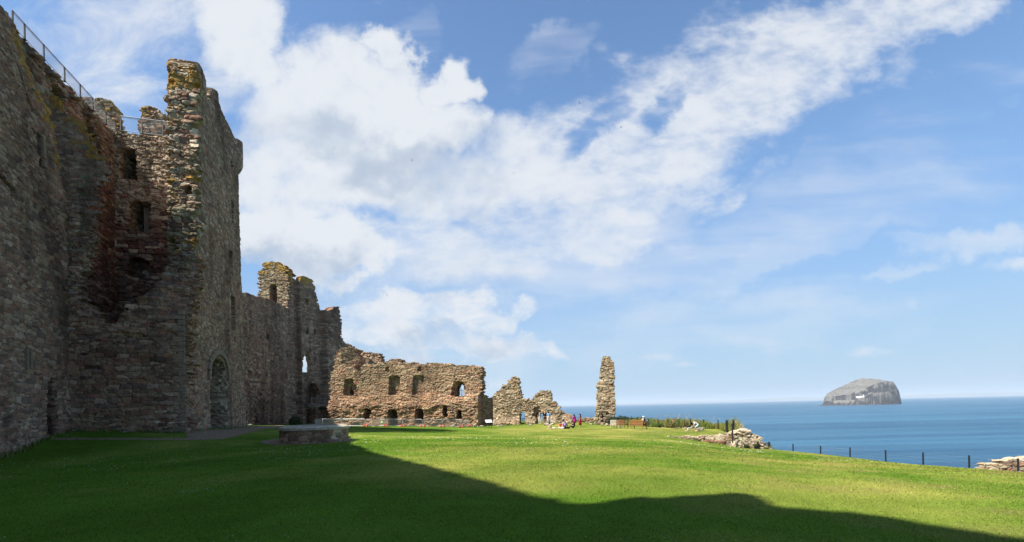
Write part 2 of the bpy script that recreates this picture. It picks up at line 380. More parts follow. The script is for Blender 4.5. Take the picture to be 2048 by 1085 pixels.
# ================================================================ WORLD, LIGHT, CAMERA
EXPO = 1.05
SKY_STRENGTH = 0.087
def build_world():
    w=bpy.data.worlds.new('World'); SC.world=w; w.use_nodes=True; nt=w.node_tree; nt.nodes.clear(); L=nt.links
    def m(op,a,b=None,c=None,clamp=False):
        n=N(nt,'ShaderNodeMath',operation=op); n.use_clamp=clamp
        for i,x in enumerate((a,b,c)):
            if x is None: continue
            if isinstance(x,(int,float)): n.inputs[i].default_value=x
            else: L.new(x,n.inputs[i])
        return n.outputs[0]
    def smooth(x,a,b):
        n=N(nt,'ShaderNodeMapRange',interpolation_type='SMOOTHSTEP'); L.new(x,n.inputs['Value'])
        n.inputs['From Min'].default_value=a; n.inputs['From Max'].default_value=b; return n.outputs['Result']
    tc=N(nt,'ShaderNodeTexCoord'); sp=N(nt,'ShaderNodeSeparateXYZ'); L.new(tc.outputs['Generated'],sp.inputs[0])
    X,Y,Z=sp.outputs
    yy=m('MAXIMUM',Y,.08); a=m('DIVIDE',X,yy); b=m('DIVIDE',Z,yy)
    front=smooth(Y,.10,.22)
    cb=N(nt,'ShaderNodeCombineXYZ'); L.new(a,cb.inputs[0]); L.new(b,cb.inputs[1]); P=cb.outputs[0]
    wn=N(nt,'ShaderNodeTexNoise'); L.new(P,wn.inputs['Vector']); wn.inputs['Scale'].default_value=4.2; wn.inputs['Detail'].default_value=7; wn.inputs['Roughness'].default_value=.6
    wm=N(nt,'ShaderNodeVectorMath',operation='MULTIPLY_ADD'); L.new(wn.outputs['Color'],wm.inputs[0]); wm.inputs[1].default_value=(.30,.30,0); wm.inputs[2].default_value=(-.15,-.15,0)
    wa=N(nt,'ShaderNodeVectorMath',operation='ADD'); L.new(P,wa.inputs[0]); L.new(wm.outputs[0],wa.inputs[1]); PW=wa.outputs[0]
    def noise(vec,scale,detail=8,rough=.55,dist=0.,sx=1.,sy=1.,rot=0.,off=(0,0,0)):
        mp=N(nt,'ShaderNodeMapping'); L.new(vec,mp.inputs['Vector']); mp.inputs['Scale'].default_value=(sx,sy,1); mp.inputs['Rotation'].default_value=(0,0,rot)
        mp.inputs['Location'].default_value=off
        n=N(nt,'ShaderNodeTexNoise'); L.new(mp.outputs[0],n.inputs['Vector']); n.inputs['Scale'].default_value=scale
        n.inputs['Detail'].default_value=detail; n.inputs['Roughness'].default_value=rough; n.inputs['Distortion'].default_value=dist
        return n.outputs['Fac']
    def blob(px,py,rx,ry,ang=0.,amp=1.,soft=.55,warp=True):
        r=ray(px,py); mp=N(nt,'ShaderNodeMapping',vector_type='TEXTURE'); L.new(PW if warp else P,mp.inputs['Vector'])
        mp.inputs['Location'].default_value=(r[0],r[2],0); mp.inputs['Rotation'].default_value=(0,0,math.radians(ang)); mp.inputs['Scale'].default_value=(rx/F,ry/F,1)
        ln=N(nt,'ShaderNodeVectorMath',operation='LENGTH'); L.new(mp.outputs[0],ln.inputs[0])
        s=smooth(ln.outputs['Value'],1.0+soft,1.0-soft)
        return m('MULTIPLY',s,amp) if amp!=1 else s
    def union(bl):
        o=bl[0]
        for x in bl[1:]: o=m('MAXIMUM',o,x)
        return o
    # ---- cumulus
    cum=union([blob(640,190,200,150),blob(480,60,110,110),blob(760,210,150,130,-25),blob(700,320,210,120),blob(880,250,120,90,-30),blob(560,330,110,120,0,.9),
               blob(1000,330,110,120,-20,.75),blob(860,380,160,70,0,.8),blob(890,150,60,60),blob(780,90,50,60)])
    cum2=union([blob(575,475,150,70,0,1.3),blob(650,530,130,55,0,1.1),blob(760,635,110,42,0,.80),blob(880,648,180,44,0,.80),blob(1000,640,80,30,0,.8),blob(960,690,200,30,0,.7),blob(640,740,160,40,0,.7),
                blob(1010,780,45,20,0,.62,.8,False),blob(1750,706,75,16,0,.58,.9,False),blob(1315,714,50,10,0,.58,.9,False),blob(1375,730,26,8,0,.58,.9,False),blob(1822,614,22,17,0,.60,.9,False)])
    n1=noise(P,5.2,12,.56,.25); n1b=noise(P,5.2,12,.56,.25,off=(-.022,.030,0)); n2=noise(P,13,10,.6,.2,off=(3,1,0))
    nn=m('ADD',m('MULTIPLY',n1,.62),m('MULTIPLY',n2,.38))
    cden=smooth(m('ADD',cum,m('MULTIPLY',m('SUBTRACT',nn,.5),1.75)),.36,.98)
    n3=noise(P,11,12,.6,.3,sy=1.7,off=(1.3,2.1,0))
    cden2=smooth(m('ADD',cum2,m('MULTIPLY',m('SUBTRACT',n3,.5),1.6)),.32,1.0)
    # ---- alto sheet, streaked up to the right
    alto=union([blob(1150,330,190,130,20,.95),blob(1330,260,210,150,35,.98),blob(1530,140,200,130,40,.98),blob(1750,50,220,75,28,.9),blob(1180,460,150,80,10,.85),
                blob(900,500,330,95,0,.75),blob(1600,30,160,70,0,.9),blob(1900,20,160,55,25,.75),blob(1040,420,150,90,0,.8),blob(1480,370,90,30,30,.62),blob(1800,140,120,35,30,.42,.8)])
    holes=union([blob(1330,190,55,28,35,.6),blob(1170,250,70,25,30,.45),blob(1240,205,60,30,20,.5)])
    na=noise(P,6.5,12,.58,.3,sx=.8,sy=1.75,rot=math.radians(-32)); na2=noise(P,19,8,.6,.2,sx=.9,sy=1.6,rot=math.radians(-32),off=(5,2,0))
    nna=m('ADD',m('MULTIPLY',na,.58),m('MULTIPLY',na2,.42))
    aden=m('MULTIPLY',smooth(m('ADD',m('SUBTRACT',alto,holes),m('MULTIPLY',m('SUBTRACT',nna,.5),2.3)),.20,1.22),.94)
    # ---- thin wisps on the left and veils low down
    wis=union([blob(170,120,330,200,25,.72),blob(340,210,170,90,20,.6),blob(430,470,160,120,0,.55)])
    nw=noise(P,4.6,12,.62,.6,sx=.75,sy=1.5,rot=math.radians(-30),off=(7,3,0))
    wden=m('MULTIPLY',smooth(m('ADD',wis,m('MULTIPLY',m('SUBTRACT',nw,.5),1.9)),.35,1.05),.85)
    veil=union([blob(1650,430,520,130,14,.60,.8),blob(1000,560,420,120,4,.80,.8),blob(1900,250,260,120,20,.45,.8),blob(1250,470,220,90,10,.85,.8),blob(1300,560,420,70,8,.6),blob(1600,510,330,40,14,.65),blob(1100,600,300,150,0,.55),blob(1950,480,150,34,18,.85,.8),blob(2030,525,70,26,15,.9,.8),blob(1850,500,100,30,8,.7,.8),
                blob(1430,640,420,70,4,.62,.8),blob(1250,690,300,50,0,.55,.8),blob(1750,640,300,40,6,.5,.8),blob(1700,300,200,60,20,.3),blob(850,700,330,90,0,.62),blob(1800,560,90,14,10,.55),blob(830,45,60,60,-50,.5),blob(1100,110,110,40,20,.55),blob(1480,450,70,16,10,.5,.8),blob(1700,380,60,12,5,.45,.8),blob(1590,345,70,18,20,.48,.8)])
    nv=noise(P,5.0,9,.55,.3,sx=.55,sy=2.4,rot=math.radians(-12),off=(2,9,0))
    vden=m('MULTIPLY',smooth(m('ADD',veil,m('MULTIPLY',m('SUBTRACT',nv,.5),1.1)),.25,1.15),.72)
    hz=m('MULTIPLY',smooth(Z,.72,.0),.94); hlow=smooth(Z,.36,.0)
    # back half of the sky: broken cloud
    nb=noise(tc.outputs['Generated'],3.0,9,.55,.3); bden=smooth(nb,.53,.68)
    bden=m('MULTIPLY',bden,m('SUBTRACT',1.0,front)); bden=m('MULTIPLY',bden,smooth(Z,.0,.12))
    inv=lambda x:m('SUBTRACT',1.0,x)
    tr=inv(cden)
    for x in (cden2,aden,wden,vden): tr=m('MULTIPLY',tr,inv(x))
    dens=m('MULTIPLY',inv(tr),front)
    dens=m('MULTIPLY',dens,smooth(b,-.012,.02))
    # ---- tone of the clouds: white tops, blue grey bellies
    grey=union([blob(660,265,150,60,-12,.75),blob(800,330,150,60,-10,.8),blob(560,560,150,50,0,.75),blob(640,590,100,30,0,.6),blob(860,690,200,24,0,.6),blob(950,300,70,50,0,.45),
                blob(870,390,150,40,0,.5),blob(900,560,200,60,0,.25),blob(800,560,90,40,0,.3)])
    dv=m('MULTIPLY',m('SUBTRACT',n1,n1b),2.4)
    n4=noise(P,7,10,.55,.2,off=(4,4,0))
    g=m('ADD',m('MULTIPLY',grey,m('ADD',.25,m('MULTIPLY',n4,1.3))),m('ADD',dv,m('MULTIPLY',m('SUBTRACT',n2,.5),.35)))
    g=smooth(g,.02,1.05)
    mixc=N(nt,'ShaderNodeMix',data_type='RGBA'); L.new(g,mixc.inputs['Factor'])
    mixc.inputs['A'].default_value=(.90,.94,1.0,1); mixc.inputs['B'].default_value=(.55,.65,.80,1)
    sky=N(nt,'ShaderNodeTexSky',sky_type='NISHITA'); sky.sun_disc=False; sky.sun_elevation=SUN_EL; sky.sun_rotation=math.atan2(SUN_AZ[0],SUN_AZ[1])
    sky.altitude=30; sky.air_density=1.0; sky.dust_density=.6; sky.ozone_density=1.6
    hs=N(nt,'ShaderNodeHueSaturation'); hs.inputs['Saturation'].default_value=1.12; hs.inputs['Value'].default_value=1.16; L.new(sky.outputs[0],hs.inputs['Color'])
    mh=N(nt,'ShaderNodeMix',data_type='RGBA'); L.new(hz,mh.inputs['Factor']); L.new(hs.outputs[0],mh.inputs['A']); mlow=N(nt,'ShaderNodeMix',data_type='RGBA'); L.new(hlow,mlow.inputs['Factor']); mlow.inputs['A'].default_value=(1.38,2.55,4.45,1); mlow.inputs['B'].default_value=(2.3,3.35,4.4,1); L.new(mlow.outputs['Result'],mh.inputs['B'])
    bg=N(nt,'ShaderNodeBackground'); L.new(mh.outputs['Result'],bg.inputs['Color']); bg.inputs['Strength'].default_value=SKY_STRENGTH
    bc=N(nt,'ShaderNodeBackground'); L.new(mixc.outputs['Result'],bc.inputs['Color']); bc.inputs['Strength'].default_value=0.435
    bb=N(nt,'ShaderNodeBackground'); bb.inputs['Color'].default_value=(.75,.82,.92,1); bb.inputs['Strength'].default_value=0.20
    m1=N(nt,'ShaderNodeMixShader'); L.new(dens,m1.inputs[0]); L.new(bg.outputs[0],m1.inputs[1]); L.new(bc.outputs[0],m1.inputs[2])
    m2=N(nt,'ShaderNodeMixShader'); L.new(bden,m2.inputs[0]); L.new(m1.outputs[0],m2.inputs[1]); L.new(bb.outputs[0],m2.inputs[2])
    out=N(nt,'ShaderNodeOutputWorld'); L.new(m2.outputs[0],out.inputs['Surface'])
    w.cycles.sampling_method='MANUAL'; w.cycles.sample_map_resolution=1024
build_world()
sun=bpy.data.lights.new('sun','SUN'); sun.energy=5.0; sun.angle=math.radians(.53); sun.color=(1.0,.93,.82)
so=bpy.data.objects.new('sun',sun); COL.objects.link(so)
so.rotation_euler=Vector(SUN).to_track_quat('Z','Y').to_euler()
cam=bpy.data.cameras.new('camera'); co=bpy.data.objects.new('camera',cam); COL.objects.link(co); SC.camera=co
cam.sensor_width=36; cam.lens=36*F/2048; cam.shift_x=0; cam.shift_y=(CY-542.5)/2048*1.0; cam.clip_start=.1; cam.clip_end=60000
right=Vector((CR,0,-SR)); up=Vector((SR,0,CR)); back=Vector((0,-1,0))
Mx=Matrix((right,up,back)).transposed().to_4x4(); co.matrix_world=Mx
SC.view_settings.view_transform='Standard'; SC.view_settings.look='None'; SC.view_settings.exposure=EXPO; SC.view_settings.gamma=1.0; SC.view_settings.use_curve_mapping=False
SC.cycles.max_bounces=6; SC.cycles.diffuse_bounces=3; SC.cycles.glossy_bounces=2; SC.cycles.transmission_bounces=2; SC.cycles.volume_bounces=0; SC.cycles.use_denoising=True
# ================================================================ GROUND
def lawn_color(x,y):
    big=fbm(x*.07+3,y*.07,201,3); med=fbm(x*.35,y*.30,202,4); fin=fbm(x*2.1,y*2.1,203,3)
    stripe=fbm((x*.25+y*.97)*.55,(x*.97-y*.25)*.06,204,3)
    dry=np.clip(sstep(-14,24,x+ y*.10)*.55+ (big-.5)*1.5+(med-.5)*1.1+(stripe-.5)*.9,0,1)
    a=np.array([.076,.146,.014]); b=np.array([.225,.212,.052])
    c=a+(b-a)*dry[...,None]
    c=c*(.62+.48*med+.34*fin)[...,None]
    straw=sstep(.56,.76,fbm(x*.8,y*.8,205,4))[...,None]*sstep(-6,14,x)[...,None]
    c=c*(1-.5*straw)+np.array([.20,.165,.06])*.5*straw
    return c
def build_ground():
    xs=np.r_[np.arange(-90,-36,3.),np.arange(-36,36,.35),np.arange(36,70,2.)]
    ys=np.r_[np.arange(-110,-12,4.),np.arange(-12,90,.35),np.arange(90,130,3.)]
    gx,gy=np.meshgrid(xs,ys,indexing='ij'); z=gz(gx.ravel(),gy.ravel())
    nx,ny=len(xs),len(ys); V=np.c_[gx.ravel(),gy.ravel(),z]
    i,j=np.meshgrid(np.arange(nx-1),np.arange(ny-1),indexing='ij'); i=i.ravel(); j=j.ravel()
    q=np.stack([i*ny+j,(i+1)*ny+j,(i+1)*ny+j+1,i*ny+j+1],1)
    me=np_mesh('ground',V,[q],True)
    c=lawn_color(V[:,0],V[:,1])
    ins=inpoly(LAND,V[:,0],V[:,1]); d=np.where(ins,0,polydist(LAND,V[:,0],V[:,1]))
    w=sstep(.0,1.3,d)[:,None]; rock=np.array([.13,.12,.06])*(.6+.8*fbm(V[:,0]*.8,V[:,1]*.8+z*.9,33,4))[:,None]
    set_col(me,c*(1-w)+rock*w,'POINT')
    m=attr_mat('lawn',1.0,.02); vary(m,26,.74,1.24,.5,70,8)
    o=link('ground',me,m); tag(o,kind='structure')
build_ground()
def patch(name, pts, mt, lift, res=.15, smooth=True):
    P=np.array(pts); x0,y0=P.min(0); x1,y1=P.max(0)
    xs=np.arange(x0,x1+res,res); ys=np.arange(y0,y1+res,res)
    cx,cy=np.meshgrid(xs[:-1]+res/2,ys[:-1]+res/2,indexing='ij')
    jit=.12*(fbm(cx*3,cy*3,77,3)-.5)*2
    k=inpoly(P,cx+jit,cy+jit)
    gx,gy=np.meshgrid(xs,ys,indexing='ij'); z=gz(gx.ravel(),gy.ravel())+lift
    ny=len(ys); i,j=np.where(k)
    q=np.stack([i*ny+j,(i+1)*ny+j,(i+1)*ny+j+1,i*ny+j+1],1)
    u,inv=np.unique(q,return_inverse=True); V=np.c_[gx.ravel(),gy.ravel(),z][u]
    me=np_mesh(name,V,[inv.reshape(q.shape)],smooth)
    o=link(name,me,mt); tag(o,kind='structure'); return o
M_GRAVEL=mat('gravel',(.20,.145,.095),.95,0,.1); vary(M_GRAVEL,9,.55,1.5,1.0,22,10)
gp=[(100,876),(250,877),(372,877),(372,869),(492,854),(545,852),(600,850),(556,856),(520,860),(500,866),(470,874),(440,879.5),(372,881),(250,880.5),(108,880)]
GPATH=[tuple(ground(*p)[:2]) for p in gp]
patch('gravel_path',GPATH,M_GRAVEL,.012,.12)
_t=-23.38*math.pi/180; WELL=(31.3*math.sin(_t),31.3*math.cos(_t))
WR=1.98
ring=[(WELL[0]-.30+2.85*math.cos(t),WELL[1]+.1+2.55*math.sin(t)) for t in np.linspace(0,2*math.pi,48,endpoint=False)]
GRING=ring
patch('gravel_ring',ring,M_GRAVEL,.014,.12)
# ---- lawn grass: one mass of short blades, finer close to the lens
def build_blades():
    n=470000
    D=3.3*(52/3.3)**rng.random(n)      # log distribution ~ constant per pixel row
    D=np.where(rng.random(n)<.5,D,3.3+(30-3.3)*rng.random(n)**1.35)
    a=(rng.random(n)*2-1)*1.22; X=a*D; Y=D
    ok=(inpoly(LAND,X,Y)|((polydist(LAND,X,Y)<1.8)&(X>10)))&~inpoly(GPATH,X,Y)&~inpoly(ring,X,Y)
    ok&=(X>-17.2-.36*Y)&~((Y>29+.25*(X+21.4))&(X<-21.2-.22*(Y-30)))
    dl=polydist(LAND,X,Y); 
    X=X[ok];Y=Y[ok];D=D[ok];n=len(X)
    Z=gz(X,Y); sc=np.maximum(1,D/6.5)
    hgt=(.018+.022*rng.random(n))*sc**.30; wid=.0048*sc**.9*(.7+.6*rng.random(n))
    clump=fbm(X*1.7,Y*1.7,301,3); hgt*=.8+.4*clump
    ang=rng.random(n)*2*math.pi; lean=.55+.85*rng.random(n); la=rng.random(n)*2*math.pi
    ux,uy=np.cos(ang)*wid,np.sin(ang)*wid
    tx,ty,tz=np.cos(la)*np.sin(lean)*hgt,np.sin(la)*np.sin(lean)*hgt,np.cos(lean)*hgt
    V=np.empty((n,3,3)); V[:,0]=np.c_[X-ux,Y-uy,Z-.004]; V[:,1]=np.c_[X+ux,Y+uy,Z-.004]; V[:,2]=np.c_[X+tx,Y+ty,Z+tz]
    c=lawn_color(X,Y); r=rng.random(n)
    c=c*(.92+.52*r)[:,None]; dry=rng.random(n)<.06; c=np.where(dry[:,None],np.array([.22,.18,.07])*(.6+.6*r)[:,None],c)
    # daisies: tiny white heads in loose drifts
    me=np_mesh('lawn_grass',V.reshape(-1,3),[np.arange(3*n).reshape(-1,3)])
    set_col(me,np.repeat(c,3,axis=0),'POINT')
    o=link('lawn_grass',me,M_GRASSBLADE); tag(o,'short mown green grass of the castle lawn','grass',kind='stuff')
    # daisies
    k=2600; D=4+30*rng.random(k)**1.2; X=(rng.random(k)*2-1)*1.15*D; Y=D
    dr=fbm(X*.35,Y*.35,311,3); ok=(dr>.56)&(X>-17-.36*Y)&inpoly(LAND,X,Y)&~inpoly(ring,X,Y); X=X[ok];Y=Y[ok]
    cx,cy,_=ground(390,987); e=26; X=np.r_[X,cx+rng.normal(0,.28,e)]; Y=np.r_[Y,cy+rng.normal(0,.15,e)]
    Z=gz(X,Y)+.035; r=.010*np.maximum(1,Y/9); m=len(X)
    t=np.linspace(0,2*math.pi,6,endpoint=False)
    V=np.stack([np.stack([X+r*math.cos(q),Y+r*.9*math.sin(q),Z+.3*r*math.sin(q)+.003*k2],1) for k2,q in enumerate(t)],1)
    me=np_mesh('daisies',V.reshape(-1,3),[np.arange(6*m).reshape(-1,6)])
    yel=rng.random(m)<.12
    set_col(me,np.where(yel[:,None],np.array([.70,.50,.05]),np.array([.72,.72,.68])))
    o=link('daisies',me,M_GRASSBLADE); tag(o,'tiny white daisies sprinkled over the lawn','daisies',kind='stuff')
build_blades()
# ================================================================ SEA, ISLAND, FAR COAST
def build_sea():
    m=mat('sea_water',(.010,.050,.095),.35,0,.22); nt=m.node_tree; b=nt.nodes['Principled BSDF']
    tc=N(nt,'ShaderNodeTexCoord'); 
    def nz(sc,sx,sy,rot,det):
        mp=N(nt,'ShaderNodeMapping'); nt.links.new(tc.outputs['Object'],mp.inputs['Vector']); mp.inputs['Scale'].default_value=(sx,sy,1); mp.inputs['Rotation'].default_value=(0,0,rot)
        n=N(nt,'ShaderNodeTexNoise'); nt.links.new(mp.outputs[0],n.inputs['Vector']); n.inputs['Scale'].default_value=sc; n.inputs['Detail'].default_value=det; n.inputs['Roughness'].default_value=.6; return n.outputs['Fac']
    a=nz(.16,.45,1.,.35,8); c=nz(.012,.35,1.2,-.2,6); d=nz(.006,.22,1.6,-.55,9)
    ad=N(nt,'ShaderNodeMath',operation='MULTIPLY_ADD'); nt.links.new(c,ad.inputs[0]); ad.inputs[1].default_value=2.5; nt.links.new(a,ad.inputs[2])
    bp=N(nt,'ShaderNodeBump'); bp.inputs['Strength'].default_value=1.0; bp.inputs['Distance'].default_value=3.0; nt.links.new(ad.outputs[0],bp.inputs['Height']); nt.links.new(bp.outputs['Normal'],b.inputs['Normal'])
    d2=nz(.030,.12,1.5,-.50,7); md=N(nt,'ShaderNodeMath',operation='MULTIPLY_ADD'); nt.links.new(d2,md.inputs[0]); md.inputs[1].default_value=.8; nt.links.new(d,md.inputs[2])
    cr=N(nt,'ShaderNodeMapRange'); nt.links.new(md.outputs[0],cr.inputs['Value']); cr.inputs['From Min'].default_value=.68; cr.inputs['From Max'].default_value=1.12
    mx=N(nt,'ShaderNodeMix',data_type='RGBA'); nt.links.new(cr.outputs[0],mx.inputs['Factor']); mx.inputs['A'].default_value=(.010,.058,.118,1); mx.inputs['B'].default_value=(.036,.125,.205,1)
    nt.links.new(mx.outputs['Result'],b.inputs['Base Color'])
    b.inputs['IOR'].default_value=1.33
    R=[15,200,600,1500,3500,8000,23000]; n=96
    me=bpy.data.meshes.new('sea'); V=[(0,0,SEA_Z)]; Fs=[]
    for r in R:
        for k in range(n): t=2*math.pi*k/n; V.append((r*math.cos(t),r*math.sin(t),SEA_Z))
    for k in range(n): Fs.append((0,1+k,1+(k+1)%n))
    for i in range(len(R)-1):
        for k in range(n): Fs.append((1+i*n+k,1+(i+1)*n+k,1+(i+1)*n+(k+1)%n,1+i*n+(k+1)%n))
    me.from_pydata(V,[],Fs); o=link('sea',me,m); tag(o,kind='structure')
build_sea()
ISLE_D=1960.
def build_island():
    """steep sided rock: outline radii around a centre, dome top sloping to the left, cliffs on the right"""
    c=at(1724,812,ISLE_D); vd=c[:2]/np.linalg.norm(c[:2]); e1=np.array([vd[1],-vd[0]])
    sil=np.array([(1645,808.5),(1649,806),(1650,797),(1651.5,789),(1655,786.5),(1668,780),(1681,774),(1697,766.5),(1712,760.5),(1722,757.6),(1738,757.2),(1757,759.5),(1771,761.5),(1784,766),(1790,772),(1796,785),(1799,797),(1802,807.5)])
    hx=[];hz=[]
    for p in sil:
        r_=ray(p[0],p[1]); t_=(c[:2]@vd)/(r_[:2]@vd); w=r_*t_; hx.append((w[:2]-c[:2])@e1); hz.append(w[2]-SEA_Z)
    hx=np.array(hx);hz=np.maximum(np.array(hz),0)
    x0,x1=hx[0],hx[-1]; nx,ny=240,150
    xs=np.linspace(x0-6,x1+6,nx); ys=np.linspace(-150,190,ny); gx,gy=np.meshgrid(xs,ys,indexing='ij')
    prof=np.interp(gx,hx,hz,left=0,right=0)
    edge=14*(fbm(gx*.03,gy*.03,401,4)-.5)
    half=150*np.sqrt(np.clip(1-((gx-(x0+x1)/2)/((x1-x0)/2+3))**2,0,1))**.55
    # cliff on the near side: low terrace to the left, tall cliff to the right
    yl=gy+half*.92+edge                # distance in from near edge
    t=sstep(0,1,(gx-x0)/(x1-x0))
    cliff=np.interp(gx-x0,np.array([0,.06,.2,.38,.5,.62,.75,.9,1.0])*(x1-x0),[30,34,30,32,50,72,90,92,40])
    ramp=sstep(2,9,yl)*cliff*.55+sstep(10,24,yl)*cliff*.45
    rise=np.clip((yl-18)/120,0,1)**.8
    h=np.minimum(prof,ramp+(prof-np.minimum(prof,cliff))*rise)
    yb=half*1.15-gy; h=np.minimum(h,np.where(yb<0,0,prof*sstep(-5,40,yb)))
    low=(gx-x0)/(x1-x0)
    shelf=(low>.16)&(low<.44)&(yl<34)&(yl>3)
    h=np.where(shelf,np.minimum(h,4+yl*.42+6*fbm(gx*.08,gy*.08,409,3)),h)
    rug=fbm(gx*.05,gy*.05,402,5)-.5; vert=fbm(gx*.13,gy*.015,403,4)-.5
    steep=sstep(30,8,yl)
    h=np.where(h>.5,np.clip(h+rug*7+vert*16*steep*(h>8),.2,None),-3)
    h=np.minimum(h,prof+2.5)
    lx=(gx+vert*5*steep).ravel(); ly=(gy+vert*17*steep).ravel()
    V=np.c_[c[0]+lx*e1[0]+ly*vd[0],c[1]+lx*e1[1]+ly*vd[1],(h+SEA_Z).ravel()]
    i,j=np.meshgrid(np.arange(nx-1),np.arange(ny-1),indexing='ij'); i=i.ravel(); j=j.ravel()
    q=np.stack([i*ny+j,(i+1)*ny+j,(i+1)*ny+j+1,i*ny+j+1],1)
    keep=(h.ravel()[q]>-2.5).any(1); q=q[keep]
    me=np_mesh('island',V,[q],False)
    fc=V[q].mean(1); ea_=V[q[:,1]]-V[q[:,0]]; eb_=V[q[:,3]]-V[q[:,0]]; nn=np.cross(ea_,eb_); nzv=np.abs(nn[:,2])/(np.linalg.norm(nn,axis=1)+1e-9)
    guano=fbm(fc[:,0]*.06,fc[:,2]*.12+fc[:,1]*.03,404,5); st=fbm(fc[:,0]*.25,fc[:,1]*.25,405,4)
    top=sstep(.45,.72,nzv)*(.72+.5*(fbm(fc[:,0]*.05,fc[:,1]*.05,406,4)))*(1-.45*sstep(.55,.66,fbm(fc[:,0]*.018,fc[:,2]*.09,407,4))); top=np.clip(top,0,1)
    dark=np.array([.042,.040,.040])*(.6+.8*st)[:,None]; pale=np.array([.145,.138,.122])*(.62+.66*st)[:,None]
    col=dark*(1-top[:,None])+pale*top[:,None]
    g=(sstep(.54,.66,guano)*.65*(1-top))[:,None]; col=col*(1-g)+np.array([.20,.19,.17])*g
    lowz=sstep(6,2,fc[:,2]-SEA_Z)[:,None]; col=col*(1-lowz)+np.array([.07,.05,.045])*lowz
    set_col(me,col)
    m=attr_mat('island_rock',.95,.1); vary(m,.09,.7,1.3,.6,.25,7)
    o=link('island',me,m); tag(o,'steep pale topped rock island standing alone in the sea','island',kind='structure')
    # lighthouse on its ledge
    def spot(px,py):
        r=ray(px,py); best=None
        for D in np.linspace(1750,2150,900):
            p=r*D; q_=p[:2]-c[:2]; ix=int(round((q_@e1-xs[0])/(xs[1]-xs[0]))); iy=int(round((q_@vd-ys[0])/(ys[1]-ys[0])))
            if 0<=ix<nx and 0<=iy<ny and p[2]<=h[ix,iy]+SEA_Z+1: return p
        return r*1900
    p=spot(1726,792.5)
    e=empty('lighthouse',(p[0],p[1]-3,p[2]-2),math.atan2(e1[1],e1[0])); e.scale=(.72,)*3; tag(e,'white lighthouse with low white keepers wall on the dark cliff of the rock island','lighthouse')
    w=vary(mat('white_painted_masonry',(.80,.80,.78),.7),.5,.9,1.05)
    mb=MB(); mb.tube([(0,0,-8),(0,0,9),(0,0,9.4)],[3.4,2.9,3.4],16); mb.build('tower',w,e)
    mb=MB(); mb.tube([(0,0,9.4),(0,0,12),(0,0,13.5)],[2.0,2.0,.2],12); mb.build('lantern',M_GREYMETAL,e)
    mb=MB(); mb.box((-18,0,0),(31,5,3.6)); mb.box((-18,0,-4),(31,4.6,5)); mb.build('wall',w,e)
    mb=MB(); mb.box((-18,0,2.1),(31.6,5.6,.5)); mb.build('roof',w,e)
    for k in range(7):
        mb=MB(); mb.box((-30+k*4,-2.53,.2),(1.2,.1,1.6)); mb.build('window',M_BLACK,e)
    # little skerry on the left
    q=at(1646,811,ISLE_D-40); mb=MB(); mb.rock((q[0],q[1],SEA_Z),(26,16,6),4); mb.rock((q[0]-14,q[1],SEA_Z-.5),(14,10,4),5); mb.rock((q[0]+12,q[1]+5,SEA_Z),(18,12,8),6)
    o=mb.build('skerry',m); me=o.data; set_col(me,np.full((len(me.polygons),3),.07)); tag(o,'low dark skerry of bare rock off the left foot of the island','rock',kind='structure')
build_island()
def far_coast():
    m=vary(mat('far_land',(.16,.17,.13),.95,0,.1),.0012,.7,1.3)
    xs=np.linspace(-5000,26000,260); Dd=20500
    d=fbm(xs*.00035,xs*0,501,5)
    h=np.clip(30+280*(d-.34),4,None)*sstep(2000,9000,xs)+14
    V=[];Fs=[]
    for i,x in enumerate(xs):
        V+= [(x,Dd-2500-.25*x,SEA_Z-5),(x,Dd-.25*x,SEA_Z+h[i]),(x,Dd+2500-.25*x,SEA_Z+h[i]*.8),(x,Dd+6000-.25*x,SEA_Z-5)]
        if i:
            a=4*(i-1); b=4*i
            Fs+= [(a,b,b+1,a+1),(a+1,b+1,b+2,a+2),(a+2,b+2,b+3,a+3)]
    me=bpy.data.meshes.new('far_coast'); me.from_pydata(V,[],Fs); o=link('far_coast',me,m); tag(o,kind='structure')
far_coast()

def build_haze():
    m=bpy.data.materials.new('haze_air'); m.use_nodes=True; nt=m.node_tree; nt.nodes.clear()
    v=N(nt,'ShaderNodeVolumePrincipled'); v.inputs['Color'].default_value=(.70,.84,1,1); v.inputs['Density'].default_value=0.85e-4; v.inputs['Anisotropy'].default_value=0.0
    o=N(nt,'ShaderNodeOutputMaterial'); nt.links.new(v.outputs[0],o.inputs['Volume'])
    mb=MB(); z0=SEA_Z-8; z1=190; mb.box((0,0,(z0+z1)/2),(56000,56000,z1-z0)); o=mb.build('haze',m); tag(o,'thin sea haze','haze',kind='stuff')
build_haze()
# ================================================================ RUINS
LI=lambda P,pts:[P.pix(*p) for p in pts]
def lichen_top(P, pts, depth=2.2, amp=.55):
    """orange lichen grows near these edges"""
    uv=np.array([P.pix(*p) for p in pts])
    def f(u,v):
        d=polydist(uv,u,v,False); return amp*np.clip(1-d/depth,0,1)+.0
    return f
def backplate(name,P,poly,dp,pal,seed,parent,res=.08):
    Q=Plane((P.a-P.n*dp)[:2],(P.a-P.n*dp+P.u)[:2]); A=np.array(poly); u0,v0=A.min(0)-.5; u1,v1=A.max(0)+.5
    o=masonry(name,Q,[(u0,v0),(u1,v0),(u1,v1),(u0,v1)],res=res,thick=.25,pal=pal,seed=seed,relief=.06,rag=.2,back=False); return reparent(o,parent)
